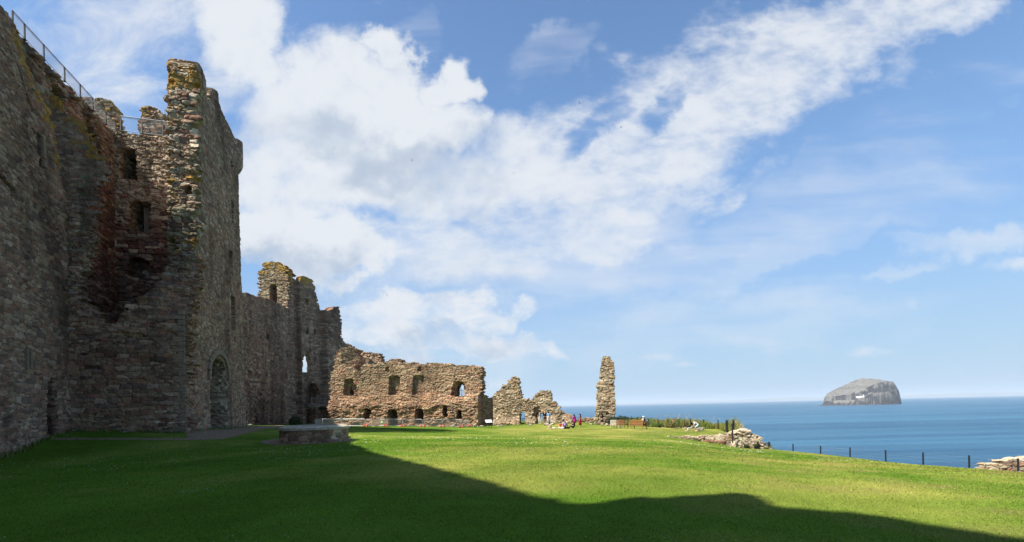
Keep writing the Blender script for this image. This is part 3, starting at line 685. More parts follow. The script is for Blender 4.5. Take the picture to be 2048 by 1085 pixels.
# ---------- near curtain wall (left edge of the picture and on behind the camera)
def wx(y): return -17.1-.36*y
near_e=empty('curtain_wall',(wx(26),26,-1.2)); 
tag(near_e,'tall shaded rubble curtain wall at the left edge with a narrow pointed doorway at its foot','wall')
def reparent(o,e):
    o.parent=e; o.matrix_parent_inverse=Matrix.Translation(-Vector(e.location)) if e.rotation_euler.z==0 else e.matrix_basis.inverted()
    return o
PW1=Plane((wx(16),16),(wx(28.35),28.35))      # seen from court: near end is left
tops=[(0,12),(12,24),(24,38),(34,53),(36,73),(44,90),(51,122),(73,174),(97,219),(111,258),(118,300)]
t_uv=LI(PW1,tops); uE=PW1.L
ol=[(-.2,-3),(uE,-3),(uE,t_uv[-1][1]-3)]+t_uv[::-1]+[(-.2,t_uv[0][1]+.1)]
groove=lambda a,b,w:[(a[0],a[1]-w),(b[0],b[1]-w),(b[0],b[1]+w),(a[0],a[1]+w)]
d_uv=LI(PW1,[(93.5,872),(94.5,800),(96,775),(101,757),(107,754),(112,762),(115,790),(116,830),(119,870)])
o=masonry('wall',PW1,ol,res=.045,thick=1.9,stone=(.33,.14),relief=.022,pal='grey',palmix=[('pink',lambda u,v:.24+0*u),('red',lambda u,v:.14*sstep(.45,.7,fbm(u*.5,v*.5,9,3)))],
  holes=[(d_uv,.2)],recess=[(LI(PW1,[(74,262),(83,275),(84,318),(75,305)]),.7,.1),(LI(PW1,[(79,316),(86,322),(86,336),(79,332)]),.6,.1),(LI(PW1,[(53,694),(58,697),(58,738),(53,738)]),.5,0),
    (groove(PW1.pix(0,352),PW1.pix(34,388),.12),.18,.4),(groove(PW1.pix(34,130),PW1.pix(66,225),.12),.12,.3)],
  lichen=lichen_top(PW1,tops[5:]+[(125,340)],1.5,.62),seed=3,rag=.9)
reparent(o,near_e); backplate('door_back',PW1,d_uv,1.85,'grey',104,near_e)
# the dressed lintel stones round the slits
mb=MB()
for (a,b) in (((84,275),(87,318)),((86,322),(89,336)),((51,697),(53,740)),((58,697),(60,738))):
    u1,v1=PW1.pix(*a); u2,v2=PW1.pix(*b); c=PW1.a+PW1.u*((u1+u2)/2)+PW1.n*.03+np.array([0,0,(v1+v2)/2])
    mb.box(c,(abs(u2-u1)+.12,.14,abs(v2-v1)),rz=math.atan2(PW1.u[1],PW1.u[0]))
M_ASH=vary(mat('dressed_ashlar',(.25,.185,.128),.9,0,.1),4,.7,1.25,.4,20)
reparent(mb.build('window_surround',M_ASH,None),near_e)
# ---------- the run of curtain wall and the east tower behind the photographer: they throw the great shadow on the lawn
shadow_px=[(704,888),(737,902),(742,899),(860,930),(960,958),(1060,985),(1140,1003),(1200,1011),(1225,1012),(1262,1004),(1300,996),(1345,990.5),(1440,988.5),(1490,987),(1515,990),(1535,999),(1545,1008),(1575,1016),(1640,1020),(1700,1022),(1790,1034),(1900,1053),(2048,1075),(2200,1092)]
def cast_to(planeA, planeN, g):
    t=((planeA-g)@planeN)/(SUN@planeN); return g+SUN*t
def run_wall():
    a=np.array([wx(24.6),24.6,0.]); b=np.array([wx(-14),-14,0.]); d=(b-a)/np.linalg.norm(b-a); n=np.array([-d[1],d[0],0])
    P2=Plane((wx(-14),-14),(wx(16),16))
    TA=np.array([-10.8,6.,0.]); 
    pts=[]
    tow=[]
    for p in shadow_px:
        g=ground(*p); 
        q=cast_to(P2.a,P2.n,g); u=(q-P2.a)@P2.u
        if p[0]<=1265: pts.append((u,q[2]-.12 if p[0]<1210 else q[2]-.4))
        q2=cast_to(PT.a,PT.n,g); tow.append(((q2-PT.a)@PT.u,q2[2],p[0]))
    return P2,pts,tow
PT=Plane((-8.6,-20),(-12.4,5.2))               # court face of the tower, out of frame on the left
P2,wpts,tpts=run_wall()
top1=t_uv[0][1]
w_out=[(-.5,-3),(P2.L+.05,-3),(P2.L+.05,top1)]
w_top=sorted([p for p in wpts if p[0]<P2.L-.5],key=lambda p:-p[0])
w_out+=w_top+[( -.5,(w_top[-1][1] if w_top else 20))]
o=masonry('wall',P2,w_out,res=.16,thick=1.6,stone=(.6,.3),relief=.05,pal='grey',seed=5,rag=.12); reparent(o,near_e)
t_top=[(u,v-.12) for (u,v,px) in tpts if px>=1255 and -4<u<PT.L]
t_top=sorted(t_top,key=lambda p:-p[0])
t_out=[(-3,-3),(t_top[0][0]+.02,-3)]+t_top+[(-3,t_top[-1][1]+.8)]
o=masonry('tower_wall',PT,t_out,res=.14,thick=.4,stone=(.6,.3),relief=.05,pal='grey',seed=6,rag=.12); reparent(o,near_e)
# ---------- middle tower
c0=np.array([-21.4,30.,0])
mid=empty('gatehouse_tower',(-26,34,-1.3)); tag(mid,'tallest ruined tower, its broken front open on red inner walls with dark openings','tower')
PF=Plane((-28.9,27.8),(c0[0],c0[1]))
fr=[(40,905),(372.5,905),(372,867),(373,760),(373.5,690),(377,640),(384,590),(389,560),(391,520),(388,507),(368,505),(352,512),(345,522),(334,534),(322,546),(318,556),(305,566),(300,572),(292,590),(280,594),(270,604),(258,610),(246,622),(238,640),(222,649),(210,641),(198,636),(188,622),(176,613),(160,604),(152,598),(147,580),(149,555),(158,530),(163,505),(163,490),(170,470),(172,450),(165,420),(164,400),(166,372),(172,352),(182,338),(190,322),(184,302),(172,292),(166,276),(157,256),(150,238),(138,226),(125,215),(108,203),(92,186),(80,176),(62,152),(44,135)]
ff=LI(PF,fr); ff[0]=(ff[0][0],-3); ff[1]=(ff[1][0],-3)
top_v=PF.pix(372,640)[1]
def fdepth(u,v):
    k=fbm(u*.5,v*.35,22,3)
    return -.75*sstep(top_v-1.5,top_v+4,v+2*(k-.5))-1.1*sstep(top_v+3,top_v+12,v+2*(k-.5))+.35*(fbm(u*.6,v*2.6,23,3)-.5)*sstep(top_v-4,top_v,v)
o=masonry('front_wall',PF,ff,res=.05,thick=1.4,stone=(.36,.15),relief=.034,pal='grey',depth=fdepth,rough=.05,
   palmix=[('red',lambda u,v:.30*sstep(.42,.62,fbm(u*.35,v*.5,12,3))*sstep(9,5,v)),('green',lambda u,v:.30*sstep(5,9,v)),('pink',lambda u,v:.22+0*u)],
   lichen=lichen_top(PF,[(62,152),(92,186),(125,215),(150,238),(166,276)],2.0,.52),seed=21,rag=.95); reparent(o,mid)
# side wall facing the court
c1=np.array([-25.3,43.5,0])
PS=Plane((c0[0],c0[1]),(c1[0],c1[1]))
si=[(372.5,900),(372.5,867),(373,760),(373.5,690),(378,640),(386,590),(391,560),(394,520),(392,470),(391.5,400),(393,330),(391,250),(392.5,180),(391,140),(394,127),(400,131),(407,143),(412,158),(413,180),(414,195),(420,207),(423,196),(421,182),(425,178),(432,181),(437,188),(438,205),(444,222),(449,234),(452,240),(458,252),(465,266),(470,281),(474,310),(477,360),(479,430),(481,500),(483,560),(486,640),(489,720),(491,800),(493,853),(493,885)]
sf=LI(PS,si); sf[0]=(sf[0][0],-3); sf[-1]=(sf[-1][0],-3)
arch=LI(PS,[(421,870),(420.5,800),(420,770),(421,745),(424,728),(430,718),(436,714),(442,718),(448,727),(452,745),(454,770),(455,800),(456,866)])
arch2=LI(PS,[(417,760),(417,735),(421,716),(429,704),(436,700),(444,705),(452,717),(457,738),(457.5,760),(455,762),(454,745),(448,727),(436,713),(424,727),(420,745),(420,760)])
vou=LI(PS,[(412,740),(413,715),(419,694),(428,680),(435,676),(444,683),(453,697),(459,716),(461,740)])
o=masonry('side_wall',PS,sf,res=.055,thick=1.75,stone=(.32,.14),relief=.022,pal='grey',
   palmix=[('pink',lambda u,v:.16+.12*sstep(.45,.6,fbm(u*.3,v*.3,13,3))),('green',lambda u,v:.10*sstep(6,2,v))],
   holes=[(arch,.25)],recess=[(LI(PS,[(461,318),(465.5,326),(466,337),(461,330)]),.7,0),(LI(PS,[(463,400),(467.5,405),(468,446),(463.5,446)]),.7,0),(LI(PS,[(458,498),(465,506),(466.5,550),(459,545)]),.7,.1),(LI(PS,[(462,590),(470,597),(472,662),(464,660)]),.7,.15)],
   lichen=lichen_top(PS,[(391,250),(391,140),(394,127),(400,131)],1.3,.5),rimpal='olive',seed=31,rag=.45,rimamp=.11); reparent(o,mid)
ARCH_BACK=1
backplate('door_infill',PS,arch,1.72,'red',131,mid)
te=PS.a+PS.u*1.66+PS.n*.02; tl=np.array([-PS.n[0],-PS.n[1],0.])
PT2=Plane((te+tl*2.3)[:2],te[:2])
to=LI(PT2,[(330,545),(338,528),(345,520),(352,502),(349,485),(347,470),(350,450),(347,430),(346,405),(344,390),(341,372),(342,345),(338,325),(343,300),(339,280),(336,262),(337,240),(339,225),(338,200),(338,180),(337,160),(338,147),(345,138),(352,140),(366,137),(374,138),(380,135),(384,128),(390,126.5),(393.5,127),(393,160),(392.5,220),(392.5,330),(392,420),(391,500),(388,545)])
hole=LI(PT2,[(369,389),(369,374),(377,371),(384,374),(383,389)])
def tdep(u,v): return .30*(fbm(u*.9,v*1.1,135,4)-.5)-.35*sstep(.5,.0,u)+.12*(fbm(u*.4,v*3.2,136,2)-.5)
lt_=[LI(PT2,[(345,160),(385,160)]),LI(PT2,[(345,355),(390,350)]),LI(PT2,[(345,495),(390,492)]),LI(PT2,[(360,215),(390,235)])]
def tlich(u,v):
    t=0*u
    for q_,a_,d_ in zip(lt_,(.66,.50,.56,.48),(1.6,.7,1.1,1.2)): t=np.maximum(t,a_*np.clip(1-polydist(q_,u,v,False)/d_,0,1)**.6)
    return t
o=masonry('torn_edge',PT2,to,res=.045,thick=.55,stone=(.44,.17),relief=.07,pal='olive',palmix=[('warm',lambda u,v:.35+0*u),('red',lambda u,v:.25*sstep(.5,.65,fbm(u*.4,v*.4,137,3))),('grey',lambda u,v:.3+0*u)],recess=[(hole,.6,.1)],depth=tdep,lichen=tlich,seed=133,rag=.85,rough=.05,jit=.9); reparent(o,mid)
# voussoirs of the door arch
mb=MB(); va=[PS.pix(*p) for p in [(418,760),(417.5,740),(420,722),(427,709),(436,703.5),(445,709),(452,722),(456,740),(457,760)]]
va=np.array(va); seg=np.r_[0,np.cumsum(np.hypot(*np.diff(va,axis=0).T))]
rzs=math.atan2(PS.u[1],PS.u[0])
for k in range(22):
    s_=(k+.5)/22*seg[-1]; u_=np.interp(s_,seg,va[:,0]); v_=np.interp(s_,seg,va[:,1]); du=np.interp(s_+.05,seg,va[:,0])-np.interp(s_-.05,seg,va[:,0]); dv=np.interp(s_+.05,seg,va[:,1])-np.interp(s_-.05,seg,va[:,1])
    an=math.atan2(dv,du); p=PS.a+PS.u*u_+PS.n*.03+np.array([0,0,v_])
    mb.box(p,(seg[-1]/22*.9,.22,.42+.1*random.random()),rz=rzs,ry=-an,bev=.02)
reparent(mb.build('door_arch',M_ASH,None),mid)
# quoins at the near corner
mb=MB(); vv=-1.2
k=0
while vv<6.6:
    h_=random.uniform(.26,.44); lw=.62 if k%2 else .36
    c=PS.a+PS.u*(lw/2-.02)+np.array([0,0,vv+h_/2]); mb.box(c,(lw,.10,h_-.02),rz=rzs,bev=.02)
    lw2=.36 if k%2 else .66; rf=math.atan2(PF.u[1],PF.u[0]); c=PS.a-PF.u*(lw2/2-.03)+np.array([0,0,vv+h_/2]); mb.box(c,(lw2,.09,h_-.03),rz=rf,bev=.02)
    vv+=h_; k+=1
reparent(mb.build('quoins',M_ASH,None),mid)
# inner left wall under the wall walk, and the inner back wall
def w4x(y): return -20.6-.289*y
PL=Plane((w4x(22),22),(w4x(38.2),38.2))
lf=LI(PL,[(20,40),(51,81),(134,170),(203,243),(245,274)]); 
zt=22.5
LL=PL.L
lo=[(0,-3),(LL,-3),(LL,zt),(0,zt)]
o=masonry('inner_side_wall',PL,lo,res=.065,thick=2.6,stone=(.46,.16),relief=.06,pal='red',palmix=[('green',lambda u,v:.85*sstep(18.2,19.6,v)),('grey',lambda u,v:.55+0*u)],
   recess=[(LI(PL,[(103,200),(103,180),(107,170),(116,171),(127,185),(131,198),(131,206),(118,207)]),1.3,.2),(LI(PL,[(174,250),(175,240),(181,246),(187,255),(190,268),(199,280),(199,318),(178,312)]),1.2,.2),
    (groove(PL.pix(150,560),PL.pix(200,640),.5),.5,.8)],seed=41,rag=.5,lichen=None); reparent(o,mid)
PB=Plane((w4x(36.2),36.2),(w4x(36.2)+9.6,36.2+.289*9.6))
bf=LI(PB,[(200,930),(405,930),(405,282),(380,279),(341,276),(300,272),(280,269),(250,264),(232,262),(216,258),(196,250)]); bf[0]=(bf[0][0],-3); bf[1]=(bf[1][0],-3)
O1=LI(PB,[(238,357),(237,300),(240,295),(250,293),(265,297),(273,301),(274,360)])
O2=LI(PB,[(259,462),(260,405),(263,401),(280,402),(302,405),(301,420),(304,440),(304,466)])
O3=LI(PB,[(256,562),(257,522),(263,517),(276,515),(290,519),(296,525),(296,562)])
bl_red=lambda u,v: .85*sstep(19.0,13.0,v+2.0*(fbm(u*.5,v*.4,15,3)-.5)-.35*(u-4))
o=masonry('inner_back_wall',PB,bf,res=.06,thick=2.6,stone=(.46,.16),relief=.07,pal='olive',palmix=[('red',bl_red),('grey',lambda u,v:.12+0*u)],
   holes=[(O1,.15),(O2,.3)],recess=[(O3,.8,.15)],seed=43,rag=.8,rough=.05); reparent(o,mid)
backplate('window_back',PB,O1,2.62,'red',143,mid,.12); backplate('window_back',PB,O2,2.62,'red',144,mid,.12)
mb=MB(); u_,v_=PB.pix(284,440); p=PB.a+PB.u*u_-PB.n*1.0+np.array([0,0,v_]); mb.box(p,(.35,.5,2.6),rz=math.atan2(PB.u[1],PB.u[0])); reparent(mb.build('window_mullion',M_ASH,None),mid)
# corbels below the wall walk
for px,py in ((62,112),(98,150),(141,196),(174,231)):
    mb=MB()
    u_,v_=PL.pix(px,py); p=PL.a+PL.u*u_+PL.n*.35+np.array([0,0,v_]); mb.ball(p,(.26,.26,.16),10,6)
    mb.box(PL.a+PL.u*u_+PL.n*.1+np.array([0,0,v_+.08]),(.36,.6,.18),rz=math.atan2(PL.u[1],PL.u[0]))
    reparent(mb.build('corbel',M_ASH,None),mid)
# merlon stumps on the outer parapet
PM=Plane((w4x(40)-2,40-.58),(w4x(40)+9.5,40+.289*9.5))
for nm,pts,sd in (('merlon',[(148,262),(149,214),(152,199),(160,193),(172,192),(180,197),(186,204),(188,197),(196,195),(206,198),(216,202),(222,206),(228,211),(229,217),(227,222),(231,222),(232,231),(234,236),(237,240),(238,262)],51),('merlon',[(277,280),(279,262),(279,240),(285,236),(283,226),(282,216),(284,211),(295,212),(307,215),(318,224),(326,232),(332,240),(338,246),(342,256),(343,280)],52)):
    mo=LI(PM,pts); mo[0]=(mo[0][0],mo[0][1]-1.5); mo[-1]=(mo[-1][0],mo[-1][1]-1.5)
    o=masonry(nm,PM,mo,res=.07,thick=1.2,stone=(.45,.19),relief=.08,pal='olive',palmix=[('grey',lambda u,v:.45+0*u)],lichen=lambda u,v:.30+0*u,seed=sd,rag=.7); reparent(o,mid)
# round corner turret on corbels
bc=at(471,315,44.2)
def cyl(cx,cy,rad):
    def f(u,v,h):
        r=rad+h; t=-u/rad
        return np.c_[cx+r*np.sin(-t)*1.0,cy-r*np.cos(t),v]
    return f
zb,zt2=at(478,352,44.2)[2],at(478,281,44.2)[2]
PX=Plane((0,0),(1,0))
rad=.78
def bdep(u,v): return -np.clip((zb+1.3-v)/1.3,0,1)**1.6*.66
o=masonry('corner_turret',PX,[(-2.4,zb),(2.4,zb),(2.4,zt2),(-2.4,zt2)],res=.06,thick=.55,stone=(.5,.25),relief=.02,pal='grey',seed=55,rag=.2,rough=.01,mapf=cyl(bc[0]-.28,bc[1]+.2,rad),depth=bdep); reparent(o,mid)
mb=MB(); mb.tube([(bc[0]-.28,bc[1]+.2,zt2-.3),(bc[0]-.28,bc[1]+.2,zt2+.02),(bc[0]-.28,bc[1]+.2,zt2+.12)],[.72,.72,.3],16); reparent(mb.build('turret_cap',M_ASH,None),mid)
# ---------- wall-walk railing
rail=empty('walkway_railing',(w4x(30),30,zt)); tag(rail,'thin steel safety railing with wire mesh along the high wall walk of the tallest tower','railing')
mt_,mw_,mt2_,mw2_=MB(),MB(),MB(),MB()
pathA=[(w4x(y)+.05,y) for y in (26.26,27.15,28.7,30.6,32.2,33.6,35.2,36.5)]
pathB=[(pathA[-1][0]+k-.2,pathA[-1][1]+.6+.289*k) for k in (.1,1.5,2.9,4.9,6.9)]
lw_,lw2_=MB(),MB()
def railing(path,zb_,posts,top,wires,hgt=1.15,r=.025,step=.09):
    for (x,y) in path: posts.append((x,y,zb_))
    low=lw_ if path is pathA else lw2_
    for k in range(len(path)-1):
        a=Vector((*path[k],zb_)); b=Vector((*path[k+1],zb_))
        top.tube([a+Vector((0,0,hgt)),b+Vector((0,0,hgt))],r,6); top.tube([a+Vector((0,0,hgt-.1)),b+Vector((0,0,hgt-.1))],r*.6,5)
        low.tube([a+Vector((0,0,.08)),b+Vector((0,0,.08))],r*.7,5)
        n=int((b-a).length/step)
        for i in range(1,n): p=a+(b-a)*(i/n); wires.tube([p+Vector((0,0,.08)),p+Vector((0,0,hgt-.1))],.0045,3,False)
        for i in range(1,10): h=.08+(hgt-.18)*i/10; wires.tube([a+Vector((0,0,h)),b+Vector((0,0,h))],.0045,3,False)
pl=[]; railing(pathA,zt-.05,pl,mt_,mw_,.98,.028); railing(pathB,zt+.6,pl,mt2_,mw2_,1.25,.036)
for (x,y,z) in pl:
    q=MB(); q.box((x,y,z+.48),(.07,.07,1.0)); q.box((x,y,z+.02),(.16,.16,.03)); reparent(q.build('post',M_BLACK,None),rail)
reparent(lw_.build('bottom_rail',M_GREYMETAL,None),rail); reparent(lw2_.build('bottom_rail',M_GREYMETAL,None),rail); reparent(mt_.build('handrail',M_GREYMETAL,None),rail); reparent(mw_.build('wire_mesh',M_GREYMETAL,None),rail); reparent(mt2_.build('handrail',M_GREYMETAL,None),rail); reparent(mw2_.build('wire_mesh',M_GREYMETAL,None),rail)
# ---------- north curtain wall and corner tower
PN=Plane((-37.75,48.0),(-37.55,83.0))
nc=empty('curtain_wall',(-37.7,66,-1.9)); tag(nc,'lower shaded curtain wall running from the tallest tower to the far corner tower','wall')
no=LI(PN,[(484,890),(484,584),(492,586),(500,588),(510,591),(520,594),(530,597),(540,600),(552,605),(562,610),(575,617),(580,622),(588,626)])
no=[(p[0],p[1]) for p in no[1:]]
ue=PN.pix(579,700)[0]; no=[(0,-4),(0,no[0][1])]+no+[(ue,no[-1][1]),(ue,-4)]
def nstain(u,v): return 1-.30*sstep(.5,.7,fbm(u*.7,v*.07,63,3))
sm=lambda px,py,w=3,h=5: LI(PN,[(px-w,py+h),(px-w,py-h),(px+w,py-h),(px+w,py+h)])
o=masonry('wall',PN,no,res=.085,thick=1.8,stone=(.46,.19),relief=.025,pal='grey',palmix=[('red',lambda u,v:.60*sstep(.55,.68,fbm(u*.3,v*.08,64,4))),('pink',lambda u,v:.30+0*u)],
   recess=[(sm(536,674),.4,0),(sm(522,674,1.5,2.5),.3,0),(sm(574.5,708,2,6),.4,0),(sm(512,750,1.5,2),.3,0),(sm(534,750,1.5,2),.3,0),(sm(519,632,1.5,2),.3,0),(sm(536,633,1.5,2),.3,0)],stain=nstain,seed=61,rag=.6); reparent(o,nc)
ct=empty('corner_tower',(-36,86,-2.2)); tag(ct,'ruined far corner tower with lichened stair turret and a ragged window showing sky','tower')
yt=PN.a+PN.u*PN.pix(577,600)[0]
PC=Plane((yt[0]-7.5,yt[1]-.9),(yt[0]+.02,yt[1]))
cf=LI(PC,[(509,660),(510,604),(514,592),(518,585),(518,566),(517,551),(520,544),(524,538),(526,528),(533,526),(546,521),(553,522),(560,528),(569,531),(574,537),(577,545),(577,600),(577,660)])
wn=LI(PC,[(539,604),(539,575),(541,569),(550,568),(553,574),(554,590),(554,612),(548,609)])
o=masonry('turret_wall',PC,cf,res=.085,thick=3.4,stone=(.52,.20),relief=.07,pal='warm',palmix=[('pink',lambda u,v:.30+0*u),('olive',lambda u,v:.40+0*u)],recess=[(wn,2.2,.1),(LI(PC,[(545,613),(546,605),(562,609),(562,620)]),.25,.9)],lichen=lichen_top(PC,[(524,532),(546,521),(560,528),(574,537)],3.2,.66),seed=65,rag=.9,rimpal='grey',rimamp=.10); reparent(o,ct)
# court face of the corner tower turns towards the lawn
b0=PN.a+PN.u*(PN.pix(592,700)[0]); 
PD=Plane((yt[0]-.1,yt[1]-.05),(-32.6,89.0))
dl=LI(PD,[(577,890),(577,536),(582,543),(586,551),(589,556),(597,559),(600,555),(604.5,554),(612,553),(619,557),(624,562),(628.5,570),(631,580),(632,590),(635,601),(638,614),(642.5,623.5),(648,625),(654,623.5),(657,618),(660,615),(669,615),(671,625),(672.7,636),(675,647),(674.6,662),(675,672),(678,682),(686,690),(692,700),(692,890)]); dl[0]=(dl[0][0],-4); dl[-1]=(dl[-1][0],-4)
qd=lambda *a: LI(PD,a)
skyw=qd((605,745),(606,722),(609,711),(614,705),(619,709),(621.5,722),(623,735),(623,744),(615,746))
a1=qd((613,808),(613,786),(616,773),(622,766),(630,767),(636,774),(640,786),(640,808))
a2=qd((612,850),(613,826),(617,818),(624,815),(631,819),(632,830),(630,850))
smd=lambda px,py,w=3,h=5: qd((px-w,py+h),(px-w,py-h),(px+w,py-h),(px+w,py+h))
Ud=lambda px:PD.pix(px,700)[0]
def ddep(u,v):
    a=Ud(590); b=Ud(602); c=Ud(644)
    return -.8*sstep(a-.1,a+.1,u)*sstep(b+.1,b-.1,u)+1.1*sstep(c-.25,c+.25,u)
o=masonry('court_wall',PD,dl,res=.085,thick=1.1,stone=(.52,.20),relief=.045,pal='grey',palmix=[('warm',lambda u,v:.22+0*u),('red',lambda u,v:.18*sstep(5,1,v))],holes=[(skyw,.3),(a1,.25),(a2,.25)],
   recess=[(smd(615,604,2.6,6),.9,0),(smd(615.5,662,2.4,6.5),.9,0),(smd(630,664,2.2,6),.9,0),(smd(630,720,1.6,4),.6,0)],depth=ddep,
   lichen=lambda u,v: .36*sstep(15,24,v+4*(fbm(u*.6,v*.12,66,3)-.5))*(u<Ud(640))+.5*np.clip(1-np.abs(v-(PD.pix(612,553)[1]))/1.6,0,1),seed=67,rag=.55,rimamp=.12); reparent(o,ct)
for k_,pl_2 in enumerate((a1,a2)): backplate('recess_wall',PD,pl_2,1.5,'red',160+k_,ct,.14)
# the broken inner wall of the tower beyond the range, sunlit
PK=Plane((-33,92.),(-16,91.))
kf=LI(PK,[(662,760),(664,690),(676,683),(684,687),(691,686),(697,690),(702,694),(710,704),(722,705),(740,706),(757,707),(760,714),(763,724),(772,724),(780,720),(788,717.5),(797,718),(805,722),(815,726),(830,740),(830,800),(662,800)])
o=masonry('broken_wall',PK,kf,res=.12,thick=1.8,stone=(.6,.26),relief=.10,pal='warm',palmix=[('grey',lambda u,v:.45+0*u)],seed=69,rag=.9); reparent(o,ct)
wr=empty('timber_railing',(-36,84,1.2)); tag(wr,'dim timber balustrade across the first floor arch of the corner tower','railing')
ra=[PD.a+PD.u*PD.pix(px,800)[0]+PD.n*1.3 for px in (612,640,664)]
z1=ray(630,811)[2]*ra[1][1]; mb=MB(); mb2=MB()
for k in range(2):
    a=Vector((ra[k][0],ra[k][1],z1)); b=Vector((ra[k+1][0],ra[k+1][1],z1))
    for hh_ in (.12,1.25): mb.tube([a+Vector((0,0,hh_)),b+Vector((0,0,hh_))],.06,6)
    for i in range(14): p=a+(b-a)*(i/13); mb2.box(p+Vector((0,0,.66)),(.05,.05,1.1))
for p in ra:
    q=MB(); q.box((p[0],p[1],z1+.66),(.15,.15,1.5)); reparent(q.build('post',M_OLDWOOD,None),wr)
reparent(mb.build('rail',M_OLDWOOD,None),wr); reparent(mb2.build('baluster',M_OLDWOOD,None),wr)
mb=MB(); c_=(ra[0]+ra[2])/2; mb.box((c_[0],c_[1],z1-.12),(np.linalg.norm(ra[2]-ra[0])+.3,1.6,.16),rz=math.atan2(PD.u[1],PD.u[0])); reparent(mb.build('deck',M_OLDWOOD,None),wr)
# ---------- north range
nr=empty('ruined_range',(-16,68,-2.5)); tag(nr,'long sunlit two storey roofless range of pinkish rubble with square windows above dark cellar doors','ruin')
PR=Plane((-29.2,68.6),(-3.6,66.6))
rf_=LI(PR,[(660,880),(659,853),(662,830),(661,806),(660,780),(660,744),(667,742),(668,728),(669,716),(675,703),(683,696),(690,694.5),(697,694),(703,697),(707,706),(710,716),(711,730),(713,742),(717,745),(720,738),(727,731),(743,728.6),(755,727.5),(769,725),(790,726),(808,727),(824,727),(845,728),(861,726.5),(885,727),(902,726),(903,730),(918,731),(935,730),(950,732),(961,732.5),(963,744),(962,758),(963,770),(961,781),(958,788),(966,793),(972,798),(975,812),(975,880)])
rf_[0]=(rf_[0][0],-4); rf_[-1]=(rf_[-1][0],-4)
q=lambda *a: LI(PR,a)
W1=q((686,791),(688,760),(692,758),(706,758),(707,769),(713,770),(712,785),(709,792),(700,793))
W1i=q((694,790),(694,776),(698,773),(701,778),(704,789))
W2=q((776.5,790),(778,754),(783,751),(795,751),(799.5,755),(799.5,791)); W2i=q((780.5,791),(780.5,772),(782.6,771),(783,791))
W3=q((824,790),(826,754),(831,751),(847,751),(847,760),(845,790))
W4=q((902,792),(903,775),(907,766),(916,762),(926,764),(929,772),(929,793)); W4i=q((909.5,794),(910,777),(913,769),(919,765.3),(924,767),(927,775),(928,794))
B1=q((770,744),(771,737),(774,733.5),(777,735),(778,744)); B2=q((835,743),(836,735),(839.5,732.5),(842,736),(843,743))
D1=q((731,838),(731.5,820),(735,817),(745,818),(746.5,826),(743,830),(742,838)); D2=q((779,858),(779,825),(783,820),(790,818.5),(797,821),(799,826),(799,858))
D3=q((832,848),(832,822),(835,817.5),(846,816.5),(850,822),(851,848)); D4=q((886,826),(888,812),(894,810),(897,814),(897,834),(892,836)); D5=q((914.5,838),(915,823),(918,820),(925,820.5),(926,838))
U=lambda px:PR.pix(px,800)[0]
vbat=PR.pix(800,806)[1]
def rdep(u,v):
    k=fbm(u*.7,v*.9,71,4)
    low=sstep(vbat+1.6,vbat-.6,v+1.3*(k-.5))
    d=low*(.55+.55*k)+.35*low*(fbm(u*1.4,v*3.0,72,3)-.4)
    d=d-3.2*sstep(U(957),U(962.5),u)*sstep(vbat+1.0,vbat+.6,v)
    # slope of the torn cross wall upper left
    d=d-1.4*((u>U(684))&(v>PR.pix(690,729)[1])&(u<U(716)))*(u-U(684))/2.4
    return d
o=masonry('wall',PR,rf_,res=.06,thick=3.6,stone=(.42,.165),relief=.10,pal='pink',palmix=[('warm',lambda u,v:.9*sstep(vbat+.3,vbat+3.8,v+1.6*(fbm(u*.4,v*.6,75,3)-.5))),('grey',lambda u,v:.16+.3*sstep(U(880),U(960),u))],
   holes=[(W4i,.1),(W2i,.0),(D1,.15),(D2,.08),(D3,.2),(D4,.2),(D5,.1),(W1i,.2)],recess=[(W1,.9,.2),(W2,.7,.12),(W3,.45,.12),(W4,1.0,.2),(B1,.35,.15),(B2,.35,.15)],
   depth=rdep,seed=73,rag=.95,jit=.9,rough=.07,mortar=.05,relfn=lambda u,v:1-.55*sstep(vbat,vbat+2.5,v)); reparent(o,nr)
for k_,pp in enumerate((D1,D2,D3,D4,D5,W1i)): backplate('vault_back',PR,pp,4.6,'grey',170+k_,nr,.2)
mb=MB(); c_=(PR.a+PR.u*PR.L*.47-PR.n*4.1); mb.box((c_[0],c_[1]-.0,PR.pix(800,806)[1]+.35),(PR.L*.86,1.1,.4),rz=math.atan2(PR.u[1],PR.u[0])); reparent(mb.build('vault',M_ASH,None),nr)
# roofless rear wall of the range
PQ=Plane((-28,75.5),(-9,74.8))
o=masonry('rear_wall',PQ,[(0,-4),(19,-4),(19,2.8),(14,3.2),(9,4.6),(4,5.2),(0,5)],res=.14,thick=1.6,stone=(.5,.22),relief=.08,pal='warm',seed=77,rag=.9); reparent(o,nr)
g=empty('metal_railing',(0,0,0)); tag(g,'small dark metal guard rail in the arched window at the right end of the range','railing')
mb=MB(); aa=PR.a+PR.u*U(909)-PR.n*1.2; bb=PR.a+PR.u*U(930)-PR.n*1.2; zz=PR.pix(918,794)[1]; a=Vector((aa[0],aa[1],zz)); b=Vector((bb[0],bb[1],zz))
for h_ in (.1,1.0): mb.tube([a+Vector((0,0,h_)),b+Vector((0,0,h_))],.03,6)
for i in range(9): p=a+(b-a)*(i/8); mb.tube([p,p+Vector((0,0,1.0 if i!=4 else 1.25))],.022 if i!=4 else .05,6)
mb.build('bars',M_BLACK,g)
